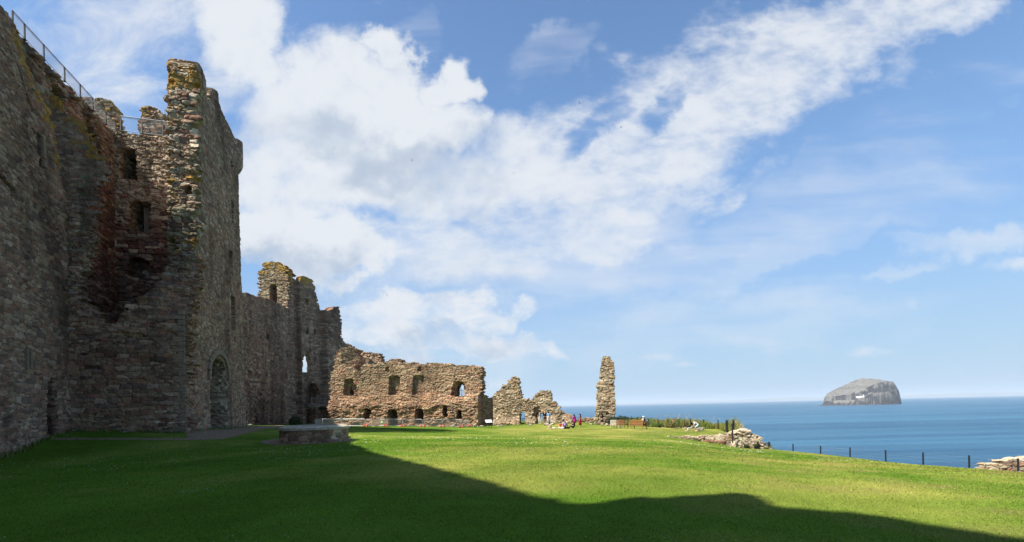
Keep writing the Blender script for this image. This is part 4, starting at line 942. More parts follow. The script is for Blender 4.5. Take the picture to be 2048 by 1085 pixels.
# ---------- ruined gable walls to the right
rw=empty('ruined_wall',(3,67,-2.9)); tag(rw,'broken rubble wall with two pointed peaks and a small doorway open to the sea','ruin')
PG=Plane((-6.5,67.6),(10.6,65.2))
gf=LI(PG,[(955,880),(955,790),(960,786),(966,792),(971,796),(982,795.5),(986,791),(989,788.5),(991,785),(993,784.6),(999,780),(1003,778),(1006,772),(1012,767),(1016,762),(1021.5,758),(1024,755),(1028,754),(1034.8,754),(1038,758),(1039.5,761),(1040,770.5),(1043,780),(1042.6,788),(1047,798),(1056,799),(1065,798),(1070,792),(1078,785),(1085.7,781),(1095,781.5),(1101,785),(1106,794),(1109,801),(1112,806.5),(1117,810),(1118,814),(1125,823),(1134,826.5),(1142,831),(1145,836),(1146,852),(1146,880)])
gf[0]=(gf[0][0],-4.5); gf[-1]=(gf[-1][0],-4.5)
GD=LI(PG,[(1039.5,850),(1039.5,827),(1043,825),(1050.5,825),(1051,850)]); GD2=LI(PG,[(1077,847),(1077.5,829),(1081,827.5),(1086,828),(1086,846)]); GD2b=LI(PG,[(1072,852),(1073,826),(1094,826),(1095,848)])
Ug=lambda px:PG.pix(px,800)[0]
o=masonry('wall',PG,gf,res=.07,thick=1.5,stone=(.36,.19),relief=.09,pal='warm',palmix=[('grey',lambda u,v:.35+0*u),('olive',lambda u,v:.35+0*u)],holes=[(GD,.1),(GD2,.1)],recess=[(GD2b,.6,.5),(LI(PG,[(1066,832),(1068,815),(1078,812),(1080,824),(1074,838)]),.5,.9)],
   depth=lambda u,v:-2.6*sstep(Ug(986),Ug(981),u)+.5*sstep(-1.2,-2.6,v+1.0*(fbm(u*.8,v*.8,85,3)-.5)),seed=81,rag=.8,jit=1.0,rough=.06,mortar=.05); reparent(o,rw)
PGl=Plane((9.6,66.5),(14,65))
lw=LI(PGl,[(1136,870),(1137,842),(1147,838),(1152,842),(1160,841),(1163,837.5),(1172,837),(1180,838.5),(1190,836),(1194,870)])
o=masonry('low_wall',PGl,lw,res=.08,thick=1.0,stone=(.42,.24),relief=.12,pal='warm',palmix=[('grey',lambda u,v:.5+0*u)],seed=83,rag=1.0,jit=1.0,rough=.08); reparent(o,rw)
g=empty('metal_railing',(0,0,0)); tag(g,'short dark railing across the small doorway in the broken peaked wall','railing')
mb=MB(); aa=PG.a+PG.u*Ug(1038.5)-PG.n*1.7; bb=PG.a+PG.u*Ug(1052)-PG.n*1.7; zz=PG.pix(1045,850)[1]; a=Vector((aa[0],aa[1],zz)); b=Vector((bb[0],bb[1],zz))
for h_ in (.15,.85): mb.tube([a+Vector((0,0,h_)),b+Vector((0,0,h_))],.03,6)
for i in range(7): p=a+(b-a)*(i/6); mb.tube([p,p+Vector((0,0,1.0))],.025,6)
mb.build('bars',M_BLACK,g)
# ---------- lone pillar
pl_=empty('stone_pillar',(12.6,62,-2.8)); tag(pl_,'tall lone leaning fragment of rubble wall standing on the clifftop edge','ruin')
PP=Plane((10.9,62.3),(15,61.7))
pf=LI(PP,[(1190,875),(1190,849),(1190.6,835),(1193,822),(1194.5,810),(1196,785),(1196.5,775),(1197,766),(1200,758),(1201.6,752),(1203,742),(1204,731),(1205,724),(1205.5,715),(1208,713),(1212,711.7),(1218,714),(1219.6,719.6),(1224,722),(1227.5,724),(1229,747),(1229.5,794),(1230.5,841),(1231,849),(1231,875)])
o=masonry('wall',PP,pf,res=.06,thick=2.4,stone=(.44,.18),relief=.07,pal='olive',palmix=[('warm',lambda u,v:.45+0*u),('pink',lambda u,v:.25*sstep(PP.pix(1214,800)[0],PP.pix(1218,800)[0],u))],
   recess=[(LI(PP,[(1211,850),(1211,825),(1214,825),(1214,850)]),.35,.4)],depth=lambda u,v:.25*(fbm(u*.8,v*.6,92,3)-.5),seed=91,rag=.28,rough=.05); reparent(o,pl_)
# ---------- retaining wall and tumbled stones on the right
rt=empty('retaining_wall',(17,36.5,-3.2)); tag(rt,'low stone retaining wall tapering to nothing in the lawn beside the tumbled stones','wall')
PRt=Plane(tuple(TER_A+_tn*.30),tuple(TER_B+_tn*.30))
def rtop(u): 
    p=PRt.a+PRt.u*u-PRt.n*.8; return gz1(p[0],p[1])+.05
us_=np.linspace(.2,PRt.L-.4,16)
ro=LI(PRt,[(1325,890),(1326,876),(1340,875),(1360,874),(1380,873.5),(1400,873),(1420,872.5),(1440,871.5),(1465,870.5),(1465,900)]); ro[0]=(ro[0][0],-5); ro[-1]=(ro[-1][0],-5)
o=masonry('wall',PRt,ro,res=.045,thick=.55,stone=(.34,.16),relief=.05,pal='olive',palmix=[('grey',lambda u,v:.45+0*u)],seed=95,rag=.9,jit=.9,rough=.04,mortar=.08); reparent(o,rt)
# ================================================================ WELL
def build_well():
    x,y=WELL; z0=gz1(x,y-WR); e=empty('stone_well',(x,y,z0)); tag(e,'broad round stone well with a pale chamfered coping on the lawn, ringed with gravel','well')
    PXX=Plane((0,0),(1,0)); L=math.pi*WR; zt_=z0+.80
    o=masonry('wall',PXX,[(-L,z0-.5),(L,z0-.5),(L,zt_),(-L,zt_)],res=.045,thick=.5,stone=(.42,.19),relief=.02,pal='grey',palmix=[('olive',lambda u,v:.15+0*u)],seed=201,rag=.1,rough=.012,mapf=cyl(x,y,WR)); reparent(o,e)
    m=vary(mat('coping_stone',(.42,.365,.28),.9,0,.1),5,.62,1.3,.5,22)
    n=17
    prof=[(WR+.07,zt_-.02),(WR+.07,zt_+.13),(WR-.24,zt_+.235),(WR-.60,zt_+.235),(WR-.60,zt_-.02)]
    for k in range(n):
        a0=2*math.pi*k/n+.006+.3; a1=2*math.pi*(k+1)/n-.006+.3; mb=MB(); V=[];Fs=[]; S=5; dz=random.uniform(-.008,.008); m_=len(prof)
        for i in range(S+1):
            a=a0+(a1-a0)*i/S
            for r,z in prof: V.append((x+r*math.cos(a),y+r*math.sin(a),z+dz))
        for i in range(S):
            for j in range(m_): Fs.append((i*m_+j,(i+1)*m_+j,(i+1)*m_+(j+1)%m_,i*m_+(j+1)%m_))
        Fs+= [tuple(range(m_)),tuple(S*m_+j for j in range(m_))]
        mb.add(V,Fs); reparent(mb.build('coping_stone',m,None),e)
    mb=MB(); 
    for i in range(-8,9):
        w=math.sqrt(max(0,1.65**2-(i*.2)**2)); mb.tube([(x+i*.2,y-w,zt_-.2),(x+i*.2,y+w,zt_-.2)],.014,5); mb.tube([(x-w,y+i*.2,zt_-.2),(x+w,y+i*.2,zt_-.2)],.014,5)
    reparent(mb.build('grate',M_BLACK,None),e)
build_well()
# ================================================================ TUMBLED STUB, ROCKS, FAR LOW WALL
PSt=Plane(tuple(PRt.a[:2]+PRt.u[:2]*0-PRt.n[:2]*.0),tuple(PRt.a[:2]+PRt.u[:2]*10))
st=empty('ruined_wall',(18.5,36.2,-3.6)); tag(st,'rough tumbled rubble stump at the cliff edge, joined to the low retaining wall','ruin')
so_=LI(PSt,[(1459,915),(1460,868),(1464,862),(1472,863),(1477,861),(1483,860),(1490,866),(1496,867),(1501,872),(1506,869),(1511,874),(1515,884),(1522,888),(1527,891),(1533,894),(1537,915)]); so_[0]=(so_[0][0],-6); so_[-1]=(so_[-1][0],-6)
o=masonry('rubble',PSt,so_,res=.04,thick=1.6,stone=(.30,.15),relief=.10,pal='olive',palmix=[('green',lambda u,v:.35+0*u)],depth=lambda u,v:.25*sstep(-2.8,-3.6,v)+.2*(fbm(u*1.5,v*1.5,7,2)-.5),seed=221,rag=1.0,jit=1.0,rough=.06,mortar=.03,rimamp=.2); reparent(o,st)
M_ROCK=vary(mat('loose_stone',(.27,.235,.19),.95,0,.1),3,.6,1.35,.6,12)
def rock_at(px,py,D,d,seed,label,group=None,lift=0.):
    p=at(px,py,D); z=gz1(p[0],p[1]); mb=MB(); mb.rock((0,0,0),d,seed,rz=seed*.7); o=mb.build('rock',M_ROCK); o.location=(p[0],p[1],p[2] if lift is None else z+d[2]*.28+lift)
    tag(o,label,'rock',group); return o
rock_at(1446,866,38.5,(.9,.4,.22),1,'flat pale slab of stone lying in the grass above the retaining wall')
rock_at(1403,858,50.5,(.75,.55,.6),3,'round pale stone lying by the fence behind the crouching woman')
rock_at(1396,858,51,(.6,.4,.3),4,'low pale stone between the crouching woman and the fence')
for i,(px,py) in enumerate(((1325,856.5),(1368,857),(1352,856.5))): rock_at(px,py,53.2,(.9,.4,.22),20+i,'low pale stone at the foot of the tall grass along the fence','stones at the foot of the long grass')
for i,(px,py,D,s) in enumerate(((1469,866,37,.5),(1487,862,36.6,.55),(1504,871,36.3,.5),(1512,877,36.0,.6),(1479,888,35.3,.4),(1492,889,35.3,.4),(1508,889,35.1,.5))):
    rock_at(px,py,D,(s*1.3,s,s*.75),40+i,'loose stone in the tumble beside the clifftop rubble stump','loose stones of the tumbled stump',None)
rock_at(1213.5,850,60.5,(.8,.5,.4),61,'stone lying at the foot of the lone pillar')
rock_at(1092,848.5,63.0,(1.0,.8,.45),62,'grey boulder in front of the small doorway of the peaked wall')
rock_at(1103,850,63.2,(.9,.6,.4),63,'flat boulder below the woman in blue')
# far right low wall
fw=empty('ruined_wall',(26.5,23.2,-4)); tag(fw,'low broken dry laid stone wall at the lower right edge of the lawn','wall')
PFw=Plane((24.4,26.0),(32,24.0))
fo=LI(PFw,[(1972,960),(1972,934),(1976,930),(1986,929),(1988,927),(1993,926),(1994,923.5),(1995,921),(1998,919.5),(2004,920),(2012,921),(2020,920),(2028,919),(2034,921),(2042,920),(2052,921),(2076,919),(2110,924),(2150,930),(2150,990)]); fo[0]=(fo[0][0],-6); fo[-1]=(fo[-1][0],-6)
o=masonry('rubble',PFw,fo,res=.03,thick=.6,stone=(.40,.13),relief=.05,pal='olive',palmix=[('warm',lambda u,v:.4+0*u),('grey',lambda u,v:.35+0*u)],seed=231,rag=.8,jit=.7,rough=.05,mortar=.05); reparent(o,fw)
# ================================================================ FENCES
def post_fence(name,label,pts,tops,wires,step_post=.09,group=None):
    e=empty(name,(pts[0][0],pts[0][1],tops[0]-1)); tag(e,label,'fence',group)
    for (x,y),t in zip(pts,tops):
        b=min(gz1(x,y),t-.4)-.25; mb=MB(); mb.box((x,y,(b+t)/2),(step_post,step_post,t-b),bev=.012); reparent(mb.build('post',M_BLACK,None),e)
    for h in wires:
        mb=MB(); mb.tube([(x,y,t-h) for (x,y),t in zip(pts,tops)],.0045,4); reparent(mb.build('wire',M_GREYMETAL,None),e)
    return e
fp=[(1586,888,35.0),(1641,892,33.0),(1700,895,31.5),(1771,900,29.6),(1846,905,27.75),(1938,911,25.8),(2036,917,24.1),(2150,924,22.4),(2290,932,20.8)]
P_=[at(*p) for p in fp]
post_fence('wire_fence','post and wire fence of slim black posts along the lawn edge above the sea',[(p[0],p[1]) for p in P_],[p[2] for p in P_],(.12,.32,.5),.07)
fp2=[(1241.5,833.5,62),(1262.5,833,58),(1274.5,835,58),(1289.5,836,57),(1297.5,838,55.5),(1316,838,55),(1336,838,54.5),(1358,838,54),(1381,837.5,53.5),(1407,839,53),(1436,840,52.5)]
P_=[at(*p) for p in fp2]
post_fence('wire_fence','fence of black posts in the long grass behind the two teak benches',[(p[0],p[1]) for p in P_],[p[2] for p in P_],(.15,.45,.75),.085)
e=empty('gate_posts',at(1460,866,38.5)); tag(e,'three black gate posts with a slanting brace above the tumbled stones','gate')
for px,t,b,D,w in ((1453.3,842,866,38.8,.15),(1467,841,864,38.6,.12),(1464.6,849,880,35.4,.09)):
    p=at(px,t,D); q=at(px,b,D); mb=MB(); mb.box((p[0],p[1],(p[2]+q[2])/2-.1),(w,w,p[2]-q[2]+.3),bev=.015); reparent(mb.build('post',M_BLACK,None),e)
mb=MB(); mb.tube([at(1466.5,845,38.5),at(1461.5,851.5,38.2)],.035,6); reparent(mb.build('brace',M_BLACK,None),e)
e=empty('iron_gate',at(1526,896,35.2)); tag(e,'short black gate with thin upright bars at the end of the tumbled stones','gate')
for px,t in ((1515.5,884),(1538,885)):
    p=at(px,t,35.2); mb=MB(); mb.box((p[0],p[1],p[2]-.75),(.13,.13,1.55),bev=.015); reparent(mb.build('post',M_BLACK,None),e)
mb=MB()
a=Vector(at(1517,885.5,35.2)); b=Vector(at(1536.5,886.5,35.2))
mb.tube([a,b],.015,5); mb.tube([a-Vector((0,0,.45)),b-Vector((0,0,.45))],.015,5)
for i in range(9): p=a+(b-a)*(i/8); mb.tube([p+Vector((0,0,.03)),p-Vector((0,0,.5))],.017,5)
reparent(mb.build('bars',M_BLACK,None),e)
for s in ((1539,886.5,1546.5,898),(1514.5,886,1508,896)):
    mb=MB(); mb.tube([at(s[0],s[1],35.2),at(s[2],s[3],35.0)],.018,5); reparent(mb.build('brace',M_BLACK,None),e)
p=at(1345,843,54.6); e=empty('warning_sign',(p[0],p[1],p[2]-.9)); tag(e,'small red warning board on a stake in the long grass behind the fence','sign')
mb=MB(); mb.box((0,0,.4),(.06,.06,1.0)); mb.build('stake',M_OLDWOOD,e)
mb=MB(); mb.box((0,-.04,.9),(.33,.02,.27)); bd=mb.build('board',vary(mat('sign_red',(.62,.09,.08),.5),6,.85,1.1),e)
mb=MB(); mb.box((-.05,-.053,.94),(.14,.004,.06)); mb.box((.07,-.053,.86),(.12,.004,.05)); mb.build('marking',mat('sign_pink',(.75,.45,.42),.5),bd)
# thin rail beyond the low wall
e=empty('wire_fence',(11,67,-2.3)); tag(e,'single thin dark rail on posts behind the low wall beside the lone pillar','fence')
a=Vector(at(1146,836.6,68)); b=Vector(at(1196,836,67))
mb=MB(); mb.tube([a,b],.025,5); reparent(mb.build('rail',M_BLACK,None),e)
for i in range(5):
    p=a+(b-a)*(i/4); mb=MB(); mb.tube([p+Vector((0,0,.03)),p-Vector((0,0,1.6))],.03,6); reparent(mb.build('post',M_BLACK,None),e)
# ================================================================ BARRIERS
def barrier(p0,p1,label,feet=(0,1),panel=False):
    """p0,p1 = (px,D)"""
    a=at(p0[0],846,p0[1]); b=at(p1[0],846,p1[1]); A=Vector((a[0],a[1],gz1(a[0],a[1]))); B=Vector((b[0],b[1],gz1(b[0],b[1])))
    e=empty('crowd_barrier',tuple((A+B)/2)); tag(e,label,'barrier','steel crowd barriers in front of the ruined range')
    d=(B-A).normalized(); up=Vector((0,0,1)); t=1.08
    mb=MB(); c=.1
    pts=[A+up*.16,A+up*(t-c),A+up*t+d*c,B+up*t-d*c,B+up*(t-c),B+up*.16,A+up*.16]
    mb.tube(pts,.036,7); reparent(mb.build('frame',M_GALV,None),e)
    n=max(6,int((B-A).length/.13)); mb=MB()
    for i in range(1,n): p=A+(B-A)*(i/n); mb.tube([p+up*.16,p+up*t],0.013 if not panel else .02,4,False)
    reparent(mb.build('bars',M_GALV,None),e)
    for k in feet:
        p=A+(B-A)*(.06 if k==0 else .94); mb=MB(); mb.box(p+up*.13,(.22,.62,.24),rz=math.atan2(d.y,d.x),bev=.05); mb.box(p+up*.27,(.12,.16,.12),rz=math.atan2(d.y,d.x),bev=.02); reparent(mb.build('foot',M_RED,None),e)
for args in (((631,66),(645.5,63.8),'angled steel crowd barrier in the shadow, end one by the corner tower'),((646,64),(683,64),'steel crowd barrier partly hidden behind the stone well'),((684.5,64),(731,64.2),'steel crowd barrier just past the well, below the first square window'),
             ((732,64.2),(771,64.2),'steel crowd barrier standing behind the wooden bench with a green notice'),((772,64.4),(805,64.4),'steel crowd barrier closing off the second cellar doorway'),((806,64),(844.5,64),'steel crowd barrier right of the second cellar doorway, below the blocked window'),
             ((846,64),(884,64),'steel crowd barrier in front of the third cellar doorway'),((885.5,64),(921,64),'steel crowd barrier below the arched window'),((922,64),(938,65.6),'angled steel crowd barrier turning in at the last cellar doorway')):
    barrier(*args)
# ================================================================ BENCHES, SIGN
def make_bench(name,w,mt):
    e=empty(name,(0,0,0)); d=.52
    for sx in (-1,1):
        for sy,h in ((-1,.92),(1,.62)):
            mb=MB(); mb.box((sx*(w/2-.04),sy*d/2,h/2),(.07,.07,h),bev=.01); mb.build('leg',mt,e)
        mb=MB(); mb.box((sx*(w/2-.04),.03,.645),(.085,d+.14,.05),bev=.012); mb.build('armrest',mt,e)
    mb=MB()
    for i in range(5): mb.box((0,-d/2+.09+i*.105,.44),(w-.05,.085,.03),bev=.006)
    mb.box((0,d/2-.02,.38),(w-.12,.04,.09)); mb.box((0,-d/2+.02,.38),(w-.12,.04,.09))
    mb.build('seat',mt,e)
    mb=MB(); mb.box((0,-d/2,.89),(w-.1,.05,.10),bev=.01); mb.box((0,-d/2,.52),(w-.1,.045,.07),bev=.01)
    for i in range(int(w/.105)): x=-w/2+.10+i*.105
    n=int((w-.2)/.10)
    for i in range(n+1): mb.box((-(w-.2)/2+(w-.2)*i/n,-d/2,.70),(.062,.02,.32))
    mb.build('backrest',mt,e)
    return e
def put(e,px,py,D,face):
    p=at(px,py,D); e.location=(p[0],p[1],gz1(p[0],p[1])); e.rotation_euler=(0,0,math.atan2(-face[0],face[1])); return e
b2=put(make_bench('park_bench',1.75,M_TEAK),1277,856,48.6,(.86,.52)); tag(b2,'varnished timber bench with a man sitting at its near end','bench')
b1=put(make_bench('park_bench',1.3,vary(mat('dark_teak',(.20,.09,.035),.5),14,.6,1.3,.2)),1244.5,853,51.5,(.86,.5)); tag(b1,'empty dark timber bench to the left of the occupied one','bench')
b3=put(make_bench('park_bench',1.5,vary(mat('silvered_timber',(.42,.38,.30),.8),14,.7,1.2,.2)),1233,851.5,54.2,(.86,.52)); tag(b3,'pale weathered bench beside the lone pillar, half hidden behind the dark bench','bench')
b4=put(make_bench('park_bench',2.1,M_OLDWOOD),762.5,852,62.6,(0.02,1)); tag(b4,'greyish wooden bench with a green notice, standing before the barriers','bench')
mb=MB(); mb.box((.16,-.29,.66),(.26,.012,.2)); nt_=mb.build('notice',mat('notice_green',(.55,.78,.42),.5),b4)
p=at(977.5,853,61.5); e=empty('information_panel',(p[0],p[1],gz1(p[0],p[1])),.35); tag(e,'slanted white information panel on thin black legs before the dark recess','sign')
mb=MB(); mb.box((0,0,.93),(.98,.66,.05),rx=math.radians(38)); fr_=mb.build('frame',M_BLACK,e)
mb=MB(); mb.box((0,-.021,.957),(.88,.56,.012),rx=math.radians(38)); bd=mb.build('panel',M_WHITE,e)
Rm=Matrix.Rotation(math.radians(38),3,'X')
def on_panel(u,v,w,h,mt,nm):
    c=Vector((0,-.021,.957))+Rm@Vector((u,v,.008)); mb=MB(); mb.box(c,(w,h,.004),rx=math.radians(38)); mb.build(nm,mt,bd)
on_panel(.10,-.12,.2,.09,mat('print_red',(.55,.16,.13),.5),'picture'); on_panel(.28,-.10,.08,.09,mat('print_green',(.25,.5,.25),.5),'picture'); on_panel(.2,.12,.16,.04,mat('print_grey',(.5,.5,.5),.5),'picture')
for sx in (-.4,-.08,.1,.4):
    mb=MB(); mb.box((sx,.05 if abs(sx)>.2 else .1,.42),(.045,.045,.9)); mb.build('leg',M_BLACK,e)
p=at(1222,850.2,59.5); e=empty('bag',(p[0],p[1],gz1(p[0],p[1]))); tag(e,'small red and white bag on the grass at the foot of the lone pillar','bag')
mb=MB(); mb.ball((0,0,.14),(.19,.13,.16),10,7); mb.build('pouch',vary(mat('bag_red',(.6,.05,.05),.6),20,.8,1.2),e,True); mb=MB(); mb.ball((.2,-.05,.07),(.12,.1,.08),9,6); mb.build('flap',mat('bag_white',(.8,.8,.8),.6),e,True)
# ================================================================ PEOPLE
def skin(name,V,E,Rr,mt,parent,sub=1):
    me=bpy.data.meshes.new(name); me.from_pydata([tuple(v) for v in V],E,[]); o=link(name,me,mt,parent)
    md=o.modifiers.new('skin','SKIN'); md.use_smooth_shade=True
    sd=me.skin_vertices[0].data
    for i,r in enumerate(Rr): sd[i].radius=(r if isinstance(r,tuple) else (r,r)); sd[i].use_root=(i==0)
    s=o.modifiers.new('sub','SUBSURF'); s.levels=sub; s.render_levels=sub
    return o
SK=vary(mat('skin',(.52,.33,.25),.6),8,.9,1.1)
def fab(n,c): return vary(mat(n,c,.9,0,.1),18,.75,1.2,.15)
STAND=dict(pel=(0,0,.93),spi=(0,0,1.13),che=(0,0,1.34),nec=(0,0,1.48),hed=(0,.02,1.585),top=(0,.02,1.66),sho=(.175,0,1.40),elb=(.235,-.03,1.13),wri=(.235,.06,.90),hip=(.09,0,.90),kne=(.10,.03,.49),ank=(.10,-.02,.08),toe=(.115,.13,.035))
def pose(**k):
    d={}
    for n in ('pel','spi','che','nec','hed','top'): d[n]=Vector(k.get(n,STAND[n]))
    for n in ('sho','elb','wri','hip','kne','ank','toe'):
        for s,sg in (('L',-1),('R',1)):
            v=k.get(n+s,None)
            if v is None: b=k.get(n,STAND[n]); v=(b[0]*sg,b[1],b[2])
            d[n+s]=Vector(v)
    return d
SIT=dict(pel=(0,0,.13),spi=(0,-.02,.34),che=(0,.02,.55),nec=(0,.06,.69),hed=(0,.10,.79),top=(0,.12,.86),sho=(.17,.03,.60),elb=(.26,.14,.40),wri=(.15,.36,.36),hip=(.09,.05,.13),kne=(.20,.42,.38),ank=(.13,.62,.08),toe=(.13,.76,.04))
CROSS=dict(SIT,kne=(.36,.33,.17),ank=(.06,.40,.08),toe=(-.06,.42,.06),wri=(.16,.34,.28))
LONG=dict(pel=(0,0,.12),spi=(0,-.10,.32),che=(0,-.19,.53),nec=(0,-.22,.68),hed=(0,-.20,.79),top=(0,-.19,.86),sho=(.17,-.2,.6),elb=(.24,-.36,.34),wri=(.23,-.44,.07),hip=(.09,.05,.12),kne=(.10,.50,.15),ank=(.10,.93,.08),toe=(.11,.98,.19))
BENCH=dict(pel=(0,-.02,.55),spi=(0,-.10,.75),che=(0,-.08,.96),nec=(0,-.04,1.10),hed=(0,0,1.20),top=(0,.01,1.27),sho=(.18,-.07,1.02),elb=(.24,.10,.84),wri=(.12,.36,.86),hip=(.1,.05,.53),kneL=(-.12,.48,.55),kneR=(.10,.46,.66),ankL=(-.12,.52,.10),ankR=(-.10,.62,.42),toeL=(-.12,.66,.04),toeR=(-.16,.76,.40))
BEND=dict(pel=(0,-.22,.72),spi=(0,-.06,.90),che=(0,.16,.99),nec=(0,.32,.98),hed=(0,.41,.92),top=(0,.47,.89),sho=(.16,.20,.97),elb=(.17,.30,.70),wri=(.10,.46,.52),hip=(.1,-.18,.70),kne=(.11,.14,.44),ank=(.10,-.08,.09),toe=(.12,.08,.04))
CRAWL=dict(pel=(0,-.22,.40),spi=(0,0,.43),che=(0,.22,.46),nec=(0,.36,.52),hed=(0,.46,.58),top=(0,.52,.64),sho=(.14,.24,.45),elb=(.17,.28,.25),wri=(.16,.32,.05),hip=(.09,-.22,.37),kne=(.13,-.12,.07),ank=(.13,-.50,.07),toe=(.13,-.60,.03))
def person(px,py,D,face,P,label,skincol=None,top=None,bottom=None,skirt=None,hair=None,longhair=0,sleeves=.6,legs='kne',shoes=(.03,.03,.03),scale=1.0,hat=None,zoff=0.,extra=None):
    p=at(px,py,D); e=empty('person',(p[0],p[1],(gz1(p[0],p[1]) if zoff is not None else p[2])+(zoff or 0)),math.atan2(-face[0],face[1])); e.scale=(scale,)*3
    tag(e,label,'person')
    j=pose(**P); sk=SK if skincol is None else skincol
    V=[];E=[];Rr=[];ix={}
    def v(n,co,r,par=None):
        ix[n]=len(V); V.append(co); Rr.append(r)
        if par is not None: E.append((ix[par],ix[n]))
    v('pel',j['pel'],(.125,.095)); v('spi',j['spi'],(.115,.085),'pel'); v('che',j['che'],(.13,.095),'spi'); v('nec',j['nec'],.05,'che'); v('hed',j['hed'],(.075,.088),'nec'); v('top',j['top'],(.06,.07),'hed')
    fw=(j['che']-j['pel']).cross(Vector((1,0,0)));  fw=-fw.normalized() if fw.length>0 else Vector((0,1,0))
    if fw.y<0 and P is not BEND: fw=-fw
    v('nose',j['hed']+fw*.095+Vector((0,0,-.01)),.014,'hed')
    for s,sg in (('L',-1),('R',1)):
        v('sho'+s,j['sho'+s],.06,'che'); v('elb'+s,j['elb'+s],.04,'sho'+s); v('wri'+s,j['wri'+s],.027,'elb'+s)
        d=(j['wri'+s]-j['elb'+s]).normalized(); side=d.cross(Vector((0,1,.3))).normalized()
        v('hand'+s,j['wri'+s]+d*.065,(.036,.02),'wri'+s)
        for k,(o_,l) in enumerate(((-.030,.06),(-.010,.075),(.010,.07),(.028,.055))):
            a=j['wri'+s]+d*.095+side*o_; v('f%d%s'%(k,s),a,.009,'hand'+s); v('g%d%s'%(k,s),a+d*l*.6+Vector((0,.012,0)),.008,'f%d%s'%(k,s)); v('t%d%s'%(k,s),a+d*l+Vector((0,.03,0)),.006,'g%d%s'%(k,s))
        v('th'+s,j['wri'+s]+d*.04+side*.045,.010,'hand'+s); v('tt'+s,j['wri'+s]+d*.085+side*.065,.008,'th'+s)
        v('hip'+s,j['hip'+s],.085,'pel'); v('kne'+s,j['kne'+s],.056,'hip'+s); v('ank'+s,j['ank'+s],.036,'kne'+s); v('toe'+s,j['toe'+s],(.036,.026),'ank'+s)
    skin('body',V,E,Rr,sk,e)
    def garment(name,chain,mt):
        VV=[];EE=[];RR=[];ii={}
        for n,co,r,par in chain:
            ii[n]=len(VV); VV.append(co); RR.append(r)
            if par: EE.append((ii[par],ii[n]))
        return skin(name,VV,EE,RR,mt,e)
    if top is not None:
        ch=[('spi',j['spi'],(.135,.105),None),('pel',j['pel']+(j['spi']-j['pel'])*.15,(.14,.11),'spi'),('che',j['che'],(.15,.115),'spi'),('nk',j['che']*.4+j['nec']*.6,.075,'che')]
        for s in 'LR':
            ch+= [('sho'+s,j['sho'+s],.075,'che')]
            el=j['sho'+s]+(j['elb'+s]-j['sho'+s])*min(1,sleeves); ch.append(('el'+s,el,.056,'sho'+s))
            if sleeves>1: ch.append(('wr'+s,j['elb'+s]+(j['wri'+s]-j['elb'+s])*(sleeves-1),.042,'el'+s))
        garment('top',ch,top)
    if bottom is not None:
        ch=[('pel',j['pel'],(.142,.112),None),('wa',j['pel']+(j['spi']-j['pel'])*.3,(.128,.10),'pel')]
        for s in 'LR':
            ch+=[('hip'+s,j['hip'+s],.10,'pel'),('kn'+s,j['hip'+s]+(j['kne'+s]-j['hip'+s])*(.82 if legs=='short' else 1.0),.078,'hip'+s)]
            if legs=='ank': ch.append(('an'+s,j['ank'+s]+Vector((0,0,.02)),.06,'kn'+s))
        garment('trousers' if legs=='ank' else 'shorts',ch,bottom)
    if skirt is not None:
        mt,zb_,rb=skirt; mb=MB(); mb.tube([j['che']+Vector((0,0,-.05)),j['spi'],j['pel'],Vector((0,0,(j['pel'].z+zb_)/2)),Vector((0,0,zb_))],[.135,.125,.155,.17,rb],14); mb.build('dress',mt,e,True)
    if hair is not None:
        mb=MB(); mb.ball(j['hed']-fw*.018+Vector((0,0,.035)),(.092,.10,.105),12,8)
        if longhair>0:
            c=j['hed']-fw*.06; mb.tube([c+Vector((0,0,.03)),c+Vector((0,0,-.12))-fw*.03,c+Vector((0,0,-longhair))-fw*.05],[.085,.10,.06],9)
        mb.build('hair',hair,e,True)
    if hat is not None:
        mb=MB(); mb.ball(j['top']+Vector((0,0,.01)),(.108,.118,.085),12,7); mb.box(j['top']+fw*.12+Vector((0,0,-.01)),(.15,.12,.02),bev=.008); mb.build('cap',hat,e,True)
    mb=MB()
    for sx in (-.03,.03): mb.ball(j['hed']+fw*.083+Vector((sx,0,.018)),.011,6,4)
    mb.build('eyes',M_BLACK,e,True)
    if shoes is not None:
        mt=fab('shoe_cloth',shoes)
        for s in 'LR':
            d=(j['toe'+s]-j['ank'+s]); mb=MB(); mb.tube([j['ank'+s]+Vector((0,0,-.01))-d*.25,j['ank'+s]+d*.4+Vector((0,0,-.02)),j['toe'+s]+d*.15],[.05,.05,.035],9); mb.build('shoe',mt,e,True)
    if extra: extra(e,j,fw)
    return e
HD=fab('dark_hair',(.015,.011,.009)); HB=fab('brown_hair',(.10,.05,.025)); HL=fab('blond_hair',(.55,.42,.24))
def lf(z): return None
person(1079.5,848.3,64.3,(.1,-1),STAND,'fair haired woman in a black cardigan and pale trousers left of the small doorway',top=fab('black_cardigan',(.012,.012,.014)),bottom=fab('sage_trousers',(.60,.62,.52)),hair=HL,longhair=.22,sleeves=.35,legs='ank',shoes=(.5,.45,.3),scale=.93,zoff=None,
  extra=lambda e,j,fw:(lambda mb:(mb.tube([j['che']+fw*.10+Vector((0,0,.06)),j['spi']+fw*.10,j['pel']+fw*.09],[.05,.07,.075],8),mb.build('vest',fab('cream_vest',(.75,.73,.66)),e,True)))(MB()))
person(1089.6,845.5,65.1,(.1,-1),STAND,'person dressed all in black standing inside the small doorway',top=fab('black_jacket',(.008,.008,.01)),bottom=fab('black_trousers',(.008,.008,.009)),hair=HL,sleeves=1.9,legs='ank',scale=.92,zoff=None)
CLIMB=dict(STAND,kneR=(.20,.22,.62),ankR=(.22,.12,.26),toeR=(.24,.28,.22),elb=(.27,-.06,1.15),wri=(.24,.10,.98))
